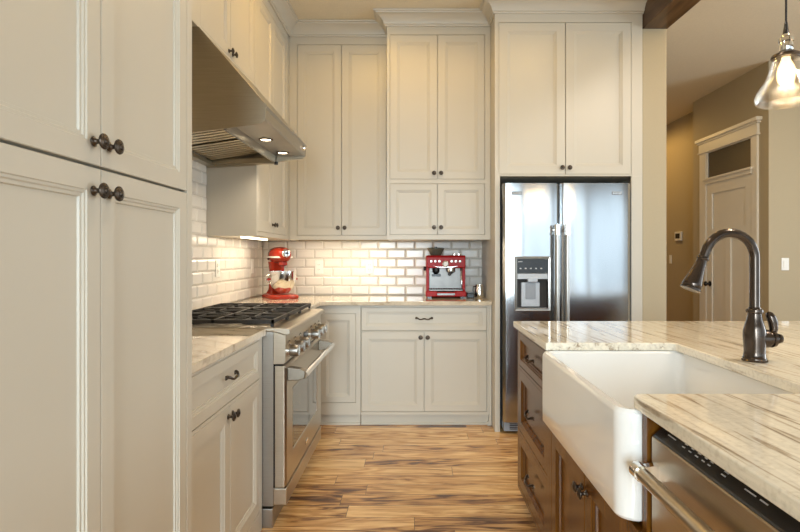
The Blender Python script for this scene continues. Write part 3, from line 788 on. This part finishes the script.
# worktop of the island with the notch for the sink
SX0, SX1, SY0, SY1 = 0.480, 1.045, 1.250, 2.050
def arc(cx, cy, r, a0, a1, n=5): return [(cx + r * math.cos(a0 + (a1 - a0) * i / n), cy + r * math.sin(a0 + (a1 - a0) * i / n)) for i in range(n + 1)]
pts = [(0.50, 2.715)] + [(0.498, 2.032)] + arc(0.97, 2.012, 0.02, PI / 2, 0) + arc(0.97, 1.305, 0.02, 0, -PI / 2) + arc(0.546, 1.257, 0.028, PI / 2, PI) + [(0.520, 0.30), (2.25, 0.30), (2.25, 2.715)]
bm = bmesh.new(); prism(bm, pts, 'z', 0.884, 0.914)
tag(obj('island_worktop', bm, 'stone', bevel=0.004, seg=3), 'large glossy beige stone island worktop with brown streaks', 'countertop')
# raised far cabinets carrying the other half of the island
ib = thing('island_back_cabinet', 'stained wood cabinet block under the seating side of the island', 'cabinet', (1.12, 0.44, 0))
obj('body', boxes((0, 0.72, 0, 2.24, 0.085, 0.882), (0.06, 0.66, 0.06, 2.18, 0, 0.085)), 'stain', ib)
obj('back_panel', ring_panel(0, 2.2, 0.1, 0.87, door_rings(0.08)), 'stain', ib, loc=(0.745, 0.02, 0), rz=PI / 2)

# farmhouse sink
bm = bmesh.new(); R_ = 0.046
def L_(x0, x1, y0, y1, r, z): return [(a, b, z) for a, b in rrect(x0, x1, y0, y1, r, 8)]
zb_, zt_ = 0.618, 0.8825; e = 0.008; th = 0.030
seq = [L_(SX0 + 0.03, SX1 - 0.03, SY0 + 0.03, SY1 - 0.03, R_ - 0.02, zb_), L_(SX0 + 0.006, SX1 - 0.006, SY0 + 0.006, SY1 - 0.006, R_ - 0.004, zb_ + 0.002), L_(SX0, SX1, SY0, SY1, R_, zb_ + 0.010)]
for i in range(4): seq.append(L_(SX0, SX1, SY0, SY1, R_, zb_ + 0.010 + (zt_ - 0.014 - zb_ - 0.010) * (i + 1) / 4))
seq += [L_(SX0 + 0.0015, SX1 - 0.0015, SY0 + 0.0015, SY1 - 0.0015, R_, zt_ - 0.007), L_(SX0 + 0.007, SX1 - 0.007, SY0 + 0.007, SY1 - 0.007, R_ - 0.005, zt_),
        L_(SX0 + th - 0.007, SX1 - th + 0.007, SY0 + 0.015, SY1 - 0.015, 0.03, zt_), L_(SX0 + th, SX1 - th, SY0 + 0.022, SY1 - 0.022, 0.03, zt_ - 0.008),
        L_(SX0 + th + 0.004, SX1 - th - 0.004, SY0 + 0.026, SY1 - 0.026, 0.035, 0.70), L_(SX0 + th + 0.012, SX1 - th - 0.012, SY0 + 0.034, SY1 - 0.034, 0.04, 0.665), L_(SX0 + th + 0.035, SX1 - th - 0.035, SY0 + 0.055, SY1 - 0.055, 0.03, 0.655)]
loops(bm, seq)
sk = tag(obj('farmhouse_sink', bm, 'sink', smooth=True), 'white apron-front farmhouse sink set into the island worktop', 'sink')
bm = bmesh.new(); lathe(bm, [(0, 0.656), (0.045, 0.656), (0.047, 0.658), (0.040, 0.659), (0.03, 0.657), (0, 0.657)], 24, Matrix.Translation(((SX0 + SX1) / 2, (SY0 + SY1) / 2, 0)))
obj('drain', bm, 'chrome', sk, smooth=True)

# faucet
FC = thing('kitchen_faucet', 'dark bronze gooseneck kitchen faucet with side lever standing on the island', 'faucet', (1.073, 1.685, 0.914))
bm = bmesh.new()
lathe(bm, [(0, 0.0005), (0.036, 0.0005), (0.037, 0.003), (0.034, 0.006), (0.034, 0.010), (0.0315, 0.013), (0.0305, 0.03), (0.0315, 0.055), (0.033, 0.075), (0.032, 0.095), (0.027, 0.115), (0.022, 0.132), (0.020, 0.145), (0.0195, 0.150),
           (0.0235, 0.152), (0.0245, 0.157), (0.0235, 0.162), (0.018, 0.165), (0.0162, 0.170), (0, 0.171)], 32)
obj('body', bm, 'faucet', FC, smooth=True)
bm = bmesh.new(); ax = Vector((-1, -0.10, 0)).normalized(); Rr = 0.083; pts_ = [Vector((0, 0, 0.165)), Vector((0, 0, 0.24)), Vector((0, 0, 0.326))]
for i in range(1, 17):
    th_ = math.radians(163) * i / 16
    pts_.append(Vector((0, 0, 0.326)) + ax * (Rr - Rr * math.cos(th_)) + Vector((0, 0, Rr * math.sin(th_) * 0.93)))
pts_.append(pts_[-1] + (pts_[-1] - pts_[-2]).normalized() * 0.027)
tube(bm, pts_, 0.0145, 20)
obj('gooseneck', bm, 'faucet', FC, smooth=True)
tip = pts_[-1]; dr_ = (pts_[-1] - pts_[-2]).normalized(); mt = Matrix.Translation(tip) @ dr_.to_track_quat('Z', 'Y').to_matrix().to_4x4() @ Matrix.Diagonal((0.93, 0.93, 0.86, 1))
bm = bmesh.new(); lathe(bm, [(0, -0.006), (0.0175, -0.006), (0.0195, -0.002), (0.0195, 0.003), (0.0160, 0.007), (0.0165, 0.015), (0.0195, 0.040), (0.0250, 0.072), (0.0305, 0.098), (0.0315, 0.108), (0.0295, 0.113), (0.0325, 0.116), (0.0330, 0.122), (0.028, 0.124), (0, 0.120)], 28, mt)
obj('spray_head', bm, 'faucet', FC, smooth=True)
bm = bmesh.new(); lathe(bm, [(0, 0.020), (0.024, 0.020), (0.0255, 0.036), (0.0255, 0.050), (0.021, 0.053), (0.021, 0.060), (0.0245, 0.063), (0.0235, 0.072), (0.013, 0.077), (0.010, 0.083), (0.0135, 0.088), (0.012, 0.095), (0, 0.098)], 24,
                        Matrix.Translation((-0.012, 0, 0.070)) @ Matrix.Rotation(PI / 2, 4, 'Y') @ Matrix.Diagonal((1.15, 1.15, 1, 1)))
lv = obj('valve_joint', bm, 'faucet', FC, smooth=True)
bm = bmesh.new(); tube(bm, [(0.055, 0, 0.080), (0.060, 0, 0.100), (0.058, 0, 0.120), (0.051, 0, 0.138), (0.045, 0, 0.150), (0.043, 0, 0.155)], [0.010, 0.0125, 0.0145, 0.014, 0.010, 0.003], 14)
obj('lever', bm, 'faucet', lv, smooth=True)

# ------------------------------------------------------------------ pendant lamp
PL = thing('pendant_lamp', 'clear glass bell pendant lamp hanging over the island on a black cord', 'lamp', (1.28, 1.84, 1.770))
bm = bmesh.new(); tube(bm, [(0, 0, 0.262), (0.0015, 0, 0.6), (0.003, 0, H - 1.755)], 0.0035, 8)
obj('cord', bm, 'cord', PL, smooth=True)
bm = bmesh.new(); lathe(bm, [(0.06, 1.294), (0.06, 1.28), (0.05, 1.27), (0, 1.268)], 24); obj('ceiling_canopy', bm, 'bronze', PL, smooth=True)
bm = bmesh.new(); lathe(bm, [(0, 0.285), (0.004, 0.283), (0.010, 0.242), (0.012, 0.238), (0, 0.238)], 16); obj('cord_grip', bm, 'black', PL, smooth=True)
bm = bmesh.new(); lathe(bm, [(0, 0.240), (0.012, 0.239), (0.014, 0.232), (0.022, 0.226), (0.0235, 0.214), (0.020, 0.211), (0.021, 0.207), (0.021, 0.185), (0.018, 0.180), (0, 0.180)], 24); obj('socket', bm, 'chrome', PL, smooth=True)
bm = bmesh.new(); lathe(bm, [(0, 0.182), (0.022, 0.182), (0.030, 0.176), (0.044, 0.168), (0.046, 0.160), (0.043, 0.157), (0, 0.162)], 28)
tube(bm, [(0.04, 0, 0.165), (0.054, 0, 0.166)], 0.004, 8)
obj('shade_holder', bm, 'bronze', PL, smooth=True)
bm = bmesh.new()
pr = [(0.040, 0.160), (0.045, 0.148), (0.050, 0.130), (0.057, 0.108), (0.068, 0.084), (0.084, 0.062), (0.097, 0.042), (0.103, 0.024), (0.101, 0.010), (0.095, 0.003), (0.088, 0.0015)]
pr = [(r * 0.91, z) for r, z in pr]
pin = [(r - 0.0022, z + (0.0015 if z < 0.02 else 0)) for r, z in reversed(pr)]
rings = []
for r, z in pr + pin: rings.append([bm.verts.new((r * math.cos(2 * PI * i / 40), r * math.sin(2 * PI * i / 40), z)) for i in range(40)])
for a, b in zip(rings, rings[1:] + rings[:1]):
    for i in range(40): bm.faces.new((a[i], a[(i + 1) % 40], b[(i + 1) % 40], b[i]))
bmesh.ops.recalc_face_normals(bm, faces=bm.faces[:])
obj('glass_shade', bm, 'glass', PL, smooth=True)
bm = bmesh.new(); lathe(bm, [(0.012, 0.165), (0.014, 0.150), (0.024, 0.128), (0.028, 0.105), (0.024, 0.078), (0.012, 0.062), (0, 0.058)], 20)
bulb = obj('bulb', bm, 'bulbglow', PL, smooth=True)
bm = bmesh.new()
for i in range(6):
    a = i * PI / 3; tube(bm, [(0.012 * math.cos(a), 0.012 * math.sin(a), 0.135), (0.014 * math.cos(a + 0.3), 0.014 * math.sin(a + 0.3), 0.082)], 0.0016, 6)
obj('filament', bm, 'filament', bulb)
light('POINT', (1.275, 1.84, 1.755 + 0.03), (0, 0, 0), 5, (1.0, 0.72, 0.42), shadow_soft_size=0.03, name='pendant_glow')

# ------------------------------------------------------------------ recessed ceiling lights
def can(x_, y_, lab, power=30, col=(1.0, 0.60, 0.14)):
    c = thing('recessed_light', lab, 'ceiling light', (x_, y_, H), 0, 'recessed ceiling lights')
    bm = bmesh.new(); lathe(bm, [(0.085, 0.0), (0.085, -0.006), (0.065, -0.008), (0.062, 0.0)], 32); obj('trim_ring', bm, 'trimw', c, smooth=True)
    bm = bmesh.new(); lathe(bm, [(0, -0.004), (0.062, -0.004), (0.062, 0.0)], 32); obj('lamp_lens', bm, 'lamp', c)
    light('SPOT', (x_, y_, H - 0.02), (0, 0, 0), power, col, spot_size=3.12, spot_blend=0.35, shadow_soft_size=0.06, name='recessed_lamp')


for p, e_ in (((-0.38, 3.20), 20), ((0.12, 2.90), 13), ((1.05, 2.75), 10)):
    can(*p, 'round recessed ceiling light above the kitchen floor', e_)
for p, e_ in (((2.1, 1.5), 95), ((0.1, 1.5), 30)):
    can(*p, 'round recessed ceiling light above the kitchen floor', e_, (1.0, 0.88, 0.76))
can(2.6, 7.3, 'round recessed ceiling light in the hall passage', 55, (1.0, 0.62, 0.2))
can(2.5, 3.6, 'round recessed ceiling light near the hall door', 36, (1.0, 0.7, 0.35))

# under-cabinet light bars
lb1 = tag(obj('light_bar', boxes((-1.13, -1.10, 3.45, 3.98, 1.362, 1.371)), 'led', bevel=0.002), 'slim lit light bar under the wall cabinet beside the hood', 'light')
lb2 = tag(obj('light_bar', boxes((-0.92, -0.24, 4.24, 4.29, 1.380, 1.389)), 'led', bevel=0.002), 'slim lit light bar under the wall cabinet above the mixer', 'light')
light('AREA', (-1.13, 3.76, 1.356), (0, 0, 0), 2.2, (1.0, 0.84, 0.62), shape='RECTANGLE', size=0.05, size_y=0.66, name='bar_glow')
light('AREA', (-0.58, 4.265, 1.356), (0, 0, 0), 2.2, (1.0, 0.84, 0.62), shape='RECTANGLE', size=0.66, size_y=0.05, name='bar_glow')

# ------------------------------------------------------------------ door in the hall
DX = 3.27
bmc = boxes((DX - 0.022, DX, 5.07, 5.15, 0, 2.41), (DX - 0.022, DX, 5.96, 6.09, 0, 2.41), (DX - 0.026, DX, 5.06, 6.10, 2.41, 2.51))
door = obj('door_1', bmc, 'trimw', kind='structure')
obj('header_cap', boxes((DX - 0.055, DX, 5.02, 6.13, 2.530, 2.562), (DX - 0.038, DX, 5.04, 6.12, 2.51, 2.530), (DX - 0.036, DX, 5.05, 6.11, 2.40, 2.416)), 'trimw', door)
obj('transom_bar', boxes((DX - 0.03, DX, 5.15, 5.96, 2.045, 2.09), (DX - 0.045, DX, 5.13, 6.00, 2.085, 2.105)), 'trimw', door)
obj('transom_glass', boxes((DX - 0.006, DX - 0.002, 5.15, 5.96, 2.10, 2.41)), 'transom', door)
obj('transom_sash', boxes((DX - 0.016, DX, 5.15, 5.17, 2.10, 2.41), (DX - 0.016, DX, 5.935, 5.96, 2.10, 2.41), (DX - 0.016, DX, 5.17, 5.935, 2.388, 2.41)), 'trimw', door)
# leaf: stiles, rails and two tall upright panels below a top panel
bm = boxes((DX - 0.002, DX + 0.0, 5.15, 5.96, 0.01, 2.045), (DX - 0.014, DX - 0.002, 5.15, 5.26, 0.01, 2.045), (DX - 0.014, DX - 0.002, 5.85, 5.96, 0.01, 2.045), (DX - 0.014, DX - 0.002, 5.26, 5.85, 1.93, 2.045),
           (DX - 0.014, DX - 0.002, 5.26, 5.85, 1.43, 1.54), (DX - 0.014, DX - 0.002, 5.26, 5.85, 0.01, 0.24), (DX - 0.014, DX - 0.002, 5.505, 5.605, 0.24, 1.43))
lf = obj('door_leaf', bm, 'trimw', door, bevel=0.002)
bm = bmesh.new(); lathe(bm, [(0, 0), (0.030, 0), (0.030, 0.006), (0.012, 0.010), (0.010, 0.030), (0.022, 0.038), (0.028, 0.050), (0.022, 0.062), (0, 0.066)], 20, Matrix.Translation((DX - 0.014, 5.885, 0.94)) @ Matrix.Rotation(-PI / 2, 4, 'Y'))
obj('door_knob', bm, 'black', lf, smooth=True)


# ------------------------------------------------------------------ wall plates and thermostat
def plate(name, lab, cat, loc_, rz, kind, gang=1, group=None):
    t_ = thing(name, lab, cat, loc_, rz, group); w_ = 0.035 + 0.023 * (gang - 1)
    p_ = obj('cover_plate', boxes((-w_, w_, -0.005, 0.0, -0.057, 0.057)), 'plasticw', t_, bevel=0.003)
    for g in range(gang):
        cx = (g - (gang - 1) / 2) * 0.046
        if kind == 'outlet':
            for zz in (-0.020, 0.020):
                bm = bmesh.new(); prism(bm, [(cx + a, zz + b) for a, b in rrect(-0.0165, 0.0165, -0.014, 0.014, 0.008, 3)], 'y', -0.008, -0.005); s_ = obj('socket', bm, 'plasticw', t_)
                obj('slot', boxes((cx - 0.008, cx - 0.006, -0.0084, -0.008, zz - 0.004, zz + 0.006), (cx + 0.006, cx + 0.008, -0.0084, -0.008, zz - 0.004, zz + 0.006)), 'dark', s_)
        else: obj('rocker', boxes((cx - 0.0165, cx + 0.0165, -0.009, -0.005, -0.033, 0.033)), 'plasticw', t_, bevel=0.002)
    return t_


plate('power_outlet', 'white outlet on the tiled wall beside the stand mixer', 'outlet', (-0.812, YB - 0.0105, 1.150), 0, 'outlet')
plate('power_outlet', 'white outlet on the tiled wall midway between mixer and espresso machine', 'outlet', (-0.385, YB - 0.0105, 1.150), 0, 'outlet')
plate('power_outlet', 'white outlet on the side wall tiles behind the gas range', 'outlet', (XL + 0.0105, 3.48, 1.165), PI / 2, 'outlet')
plate('light_switch', 'white switch plate on the side wall tiles close to the corner', 'switch', (XL + 0.0105, 4.22, 1.165), PI / 2, 'switch', 1)
plate('light_switch', 'white rocker switch on the tan wall beside the hall door', 'switch', (3.42, 4.93, 1.17), 0, 'switch')
plate('light_switch', 'white rocker switch below the thermostat on the recessed hall wall', 'switch', (3.47, 7.24, 1.20), -PI / 2, 'switch')
th_ = thing('thermostat', 'small white square thermostat with dark screen on the hall wall', 'thermostat', (3.47, 7.00, 1.505), -PI / 2)
obj('housing', boxes((-0.085, 0.085, -0.025, 0, -0.06, 0.06)), 'plasticw', th_, bevel=0.006)
obj('screen', boxes((-0.055, 0.055, -0.027, -0.0245, -0.030, 0.035)), 'black', th_)

# ------------------------------------------------------------------ stand mixer (local +x is the way the head points)
MIX = thing('stand_mixer', 'red stand mixer with steel bowl standing in the worktop corner', 'mixer', (-1.070, 4.225, 0.9142), math.radians(-58))


def shell(cx, cy, cz, rx, ry, rz_, n=18, m=12, flat=0.0, pw=1.0):
    bm = bmesh.new(); rows = []
    for j in range(m + 1):
        ph = -PI / 2 + PI * j / m; row = []
        for i in range(n):
            a = 2 * PI * i / n
            c = math.copysign(abs(math.cos(a)) ** pw, math.cos(a)); s_ = math.copysign(abs(math.sin(a)) ** pw, math.sin(a))
            row.append(bm.verts.new((cx + rx * math.sin(ph), cy + ry * c * max(0.001, math.cos(ph)) ** 0.55, cz + rz_ * s_ * max(0.001, math.cos(ph)) ** 0.55)))
        rows.append(row)
    for a, b in zip(rows, rows[1:]):
        for i in range(n): bm.faces.new((a[i], a[(i + 1) % n], b[(i + 1) % n], b[i]))
    bm.faces.new(rows[0]); bm.faces.new(rows[-1])
    bmesh.ops.recalc_face_normals(bm, faces=bm.faces[:])
    return bm


bm = bmesh.new()
ls = []
for ins, z in ((0.004, 0.0), (0, 0.004), (0, 0.018), (0.008, 0.028), (0.02, 0.032)): ls.append([(a, b, z) for a, b in rrect(-0.165 + ins, 0.175 - ins, -0.115 + ins, 0.115 - ins, 0.075 - ins, 6)])
loops(bm, ls); obj('base', bm, 'redorange', MIX, smooth=True)
bm = bmesh.new()
ls = []
for z, x0_, x1_, hw_ in ((0.028, -0.155, -0.045, 0.075), (0.06, -0.150, -0.062, 0.056), (0.14, -0.145, -0.070, 0.048), (0.22, -0.146, -0.055, 0.050), (0.285, -0.150, -0.02, 0.058)):
    ls.append([(a, b, z) for a, b in rrect(x0_, x1_, -hw_, hw_, 0.03, 5)])
loops(bm, ls); obj('column', bm, 'redorange', MIX, smooth=True)
hdm = obj('motor_head', shell(-0.015, 0, 0.338, 0.165, 0.070, 0.066, 24, 18, pw=0.85), 'redorange', MIX, smooth=True)
bm = bmesh.new(); ls = []
for z in (0.316, 0.328): ls.append([(a, b, z) for a, b in rrect(-0.172, 0.142, -0.0735, 0.0735, 0.066, 6)])
loops(bm, ls); obj('trim_band', bm, 'plasticw', hdm, smooth=True)
bm = bmesh.new(); lathe(bm, [(0, 0), (0.032, 0), (0.032, 0.016), (0.026, 0.022), (0.024, 0.034), (0, 0.036)], 24, Matrix.Translation((0.132, 0, 0.350)) @ Matrix.Rotation(PI / 2, 4, 'Y'))
obj('attachment_hub', bm, 'chrome', hdm, smooth=True)
bm = bmesh.new(); tube(bm, [(0.145, 0.0, 0.352), (0.185, 0.0, 0.352)], [0.006, 0.009], 10); obj('hub_knob', bm, 'black', hdm, smooth=True)
bm = bmesh.new(); lathe(bm, [(0.0, 0.285), (0.032, 0.285), (0.034, 0.262), (0.022, 0.254), (0.010, 0.252), (0.010, 0.20), (0, 0.20)], 20, Matrix.Translation((0.075, 0, 0)))
obj('beater_shaft', bm, 'redorange', MIX, smooth=True)
bm = bmesh.new()
pb = [(0.0, 0.045), (0.045, 0.045), (0.050, 0.050), (0.075, 0.075), (0.098, 0.115), (0.103, 0.150), (0.104, 0.208), (0.108, 0.210), (0.108, 0.213), (0.101, 0.213), (0.100, 0.150), (0.093, 0.117), (0.07, 0.08), (0.0, 0.055)]
lathe(bm, pb, 36, Matrix.Translation((0.072, 0, 0)))
bw_ = obj('bowl', bm, 'chrome', MIX, smooth=True)
bm = bmesh.new(); tube(bm, [(0.07, -0.103, 0.185), (0.066, -0.128, 0.180), (0.066, -0.130, 0.150), (0.066, -0.120, 0.125), (0.07, -0.098, 0.118)], 0.0045, 10)
obj('bowl_handle', bm, 'chrome', bw_, smooth=True)
bm = bmesh.new()
for s in (-1, 1): tube(bm, [(-0.09, s * 0.04, 0.150), (-0.03, s * 0.088, 0.150), (0.07, s * 0.112, 0.150)], 0.009, 10)
obj('bowl_arm', bm, 'redorange', MIX, smooth=True)
bm = bmesh.new(); lathe(bm, [(0, 0), (0.01, 0), (0.012, 0.012), (0, 0.014)], 14, Matrix.Translation((-0.10, -0.055, 0.31)) @ Matrix.Rotation(PI / 2, 4, 'X')); obj('speed_lever', bm, 'black', MIX, smooth=True)

# ------------------------------------------------------------------ espresso machine
EM = thing('espresso_machine', 'red and steel espresso machine with bean hopper on the worktop', 'coffee machine', (0.090, 4.195, 0.9142))
w_ = 0.308
obj('rear_body', boxes((0.006, w_ - 0.006, 0.14, 0.30, 0.012, 0.33)), 'red', EM, bevel=0.008)
bm = bmesh.new(); prism(bm, [(0.0, 0.238), (0.0, 0.325), (0.010, 0.336), (0.30, 0.336), (0.30, 0.248), (0.05, 0.242), (0.02, 0.236)], 'x', 0.0, w_)
top = obj('top_housing', bm, 'red', EM, bevel=0.008, seg=3)
obj('side_post', boxes((0.0, 0.022, 0.03, 0.15, 0.055, 0.245)), 'red', EM, bevel=0.004)
obj('side_post', boxes((w_ - 0.022, w_, 0.03, 0.15, 0.055, 0.245)), 'red', EM, bevel=0.004)
obj('base', boxes((-0.004, 0.085, -0.02, 0.16, 0.012, 0.055), (w_ - 0.085, w_ + 0.004, -0.02, 0.16, 0.012, 0.055), (0.07, w_ - 0.07, -0.012, 0.16, 0.012, 0.048)), 'red', EM, bevel=0.006)
for a in (0.01, w_ - 0.04):
    for b in (0.0, 0.25): obj('foot', boxes((a, a + 0.03, b, b + 0.03, 0, 0.012)), 'black', EM)
obj('splash_plate', boxes((0.022, w_ - 0.022, 0.128, 0.139, 0.070, 0.240)), 'satin', EM)
tr = obj('drip_tray', boxes((0.022, w_ - 0.022, -0.004, 0.128, 0.056, 0.068), (0.07, w_ - 0.07, -0.0155, -0.012, 0.022, 0.040)), 'satin', EM, bevel=0.002)
bm = bmesh.new()
for q in range(12): box(bm, 0.034 + q * 0.0205, 0.046 + q * 0.0205, 0.006, 0.12, 0.0678, 0.0688)
obj('tray_grid', bm, 'dark', tr)
bm = bmesh.new(); lathe(bm, [(0, 0), (0.025, 0), (0.026, 0.006), (0.022, 0.009), (0, 0.009)], 28, Matrix.Translation((w_ / 2 - 0.003, 0.0, 0.268)) @ Matrix.Rotation(PI / 2, 4, 'X')); gg = obj('pressure_gauge', bm, 'chrome', top, smooth=True)
bm = bmesh.new(); lathe(bm, [(0, 0.009), (0.018, 0.009), (0.018, 0.0098), (0, 0.0098)], 24, Matrix.Translation((w_ / 2 - 0.003, 0.0, 0.268)) @ Matrix.Rotation(PI / 2, 4, 'X')); obj('gauge_face', bm, 'plasticw', gg)
for xx in (0.038, 0.070, 0.103, 0.200, 0.232, 0.264):
    bm = bmesh.new(); lathe(bm, [(0, 0), (0.0095, 0), (0.0095, 0.005), (0, 0.006)], 18, Matrix.Translation((xx, 0.0, 0.289)) @ Matrix.Rotation(PI / 2, 4, 'X')); obj('button', bm, 'steel', top, smooth=True)
bm = bmesh.new()
prism(bm, [(0.05, 0.252), (0.10, 0.246), (0.20, 0.246), (0.25, 0.252), (0.20, 0.240), (0.10, 0.240)], 'y', -0.003, 0.003); obj('panel_trim', bm, 'chrome', top)
bm = bmesh.new(); lathe(bm, [(0, 0.336), (0.040, 0.336), (0.046, 0.345), (0.066, 0.382), (0.070, 0.388), (0.070, 0.392), (0, 0.394)], 32, Matrix.Translation((0.077, 0.10, 0)))
hp = obj('bean_hopper', bm, 'smoke', EM, smooth=True)
bm = bmesh.new(); lathe(bm, [(0, 0.394), (0.064, 0.394), (0.064, 0.397), (0.012, 0.399), (0.012, 0.405), (0, 0.406)], 32, Matrix.Translation((0.077, 0.10, 0))); obj('hopper_lid', bm, 'black', hp, smooth=True)
bm = bmesh.new()
for xx in (0.225, 0.262): lathe(bm, [(0, 0.336), (0.014, 0.336), (0.014, 0.350), (0, 0.352)], 14, Matrix.Translation((xx, 0.08, 0)))
obj('cup_rail', bm, 'chrome', EM, smooth=True)
bm = bmesh.new(); lathe(bm, [(0, 0.242), (0.034, 0.242), (0.036, 0.225), (0.034, 0.205), (0.026, 0.200), (0.014, 0.188), (0, 0.186)], 24, Matrix.Translation((0.195, 0.065, 0))); gh = obj('group_head', bm, 'chrome', EM, smooth=True)
bm = bmesh.new(); tube(bm, [(0.195, 0.03, 0.207), (0.187, -0.01, 0.200), (0.178, -0.07, 0.190)], [0.008, 0.011, 0.013], 12); obj('portafilter_handle', bm, 'black', gh, smooth=True)
bm = bmesh.new(); tube(bm, [(0.078, 0.07, 0.245), (0.078, 0.07, 0.205), (0.078, 0.065, 0.195)], [0.030, 0.028, 0.020], 16); box(bm, 0.045, 0.115, 0.035, 0.11, 0.168, 0.186); obj('grinder_cradle', bm, 'black', EM, smooth=True)
bm = bmesh.new(); tube(bm, [(w_ - 0.035, 0.05, 0.240), (w_ - 0.034, 0.03, 0.20), (w_ - 0.030, 0.02, 0.13), (w_ - 0.028, 0.018, 0.105)], 0.0045, 10); obj('steam_wand', bm, 'chrome', EM, smooth=True)
bm = bmesh.new(); lathe(bm, [(0, 0), (0.016, 0), (0.018, 0.02), (0, 0.024)], 16, Matrix.Translation((0.0, 0.09, 0.23)) @ Matrix.Rotation(-PI / 2, 4, 'Y')); obj('steam_dial', bm, 'black', EM, smooth=True)

# milk jug and little black bin
bm = bmesh.new(); lathe(bm, [(0, 0.0), (0.034, 0.0), (0.037, 0.004), (0.038, 0.03), (0.035, 0.06), (0.030, 0.085), (0.032, 0.104), (0.030, 0.104), (0.028, 0.085), (0.033, 0.06), (0.034, 0.01), (0, 0.006)], 28)
mj = thing('milk_jug', 'small shiny steel milk jug at the end of the worktop', 'jug', (0.512, 4.235, 0.9142))
obj('jug_body', bm, 'chrome', mj, smooth=True)
bm = bmesh.new(); tube(bm, [(-0.031, -0.004, 0.090), (-0.050, -0.01, 0.088), (-0.053, -0.01, 0.055), (-0.046, -0.008, 0.030), (-0.036, -0.004, 0.028)], 0.004, 8); obj('jug_handle', bm, 'black', mj, smooth=True)
kb_ = thing('knock_box', 'small black box standing between espresso machine and milk jug', 'box', (0.437, 4.22, 0.9142))
obj('box_body', boxes((-0.028, 0.028, -0.035, 0.035, 0.0, 0.042)), 'black', kb_, bevel=0.005)
obj('tamper_rest', boxes((-0.024, 0.024, -0.03, 0.03, 0.042, 0.046)), 'grey', kb_, bevel=0.001)
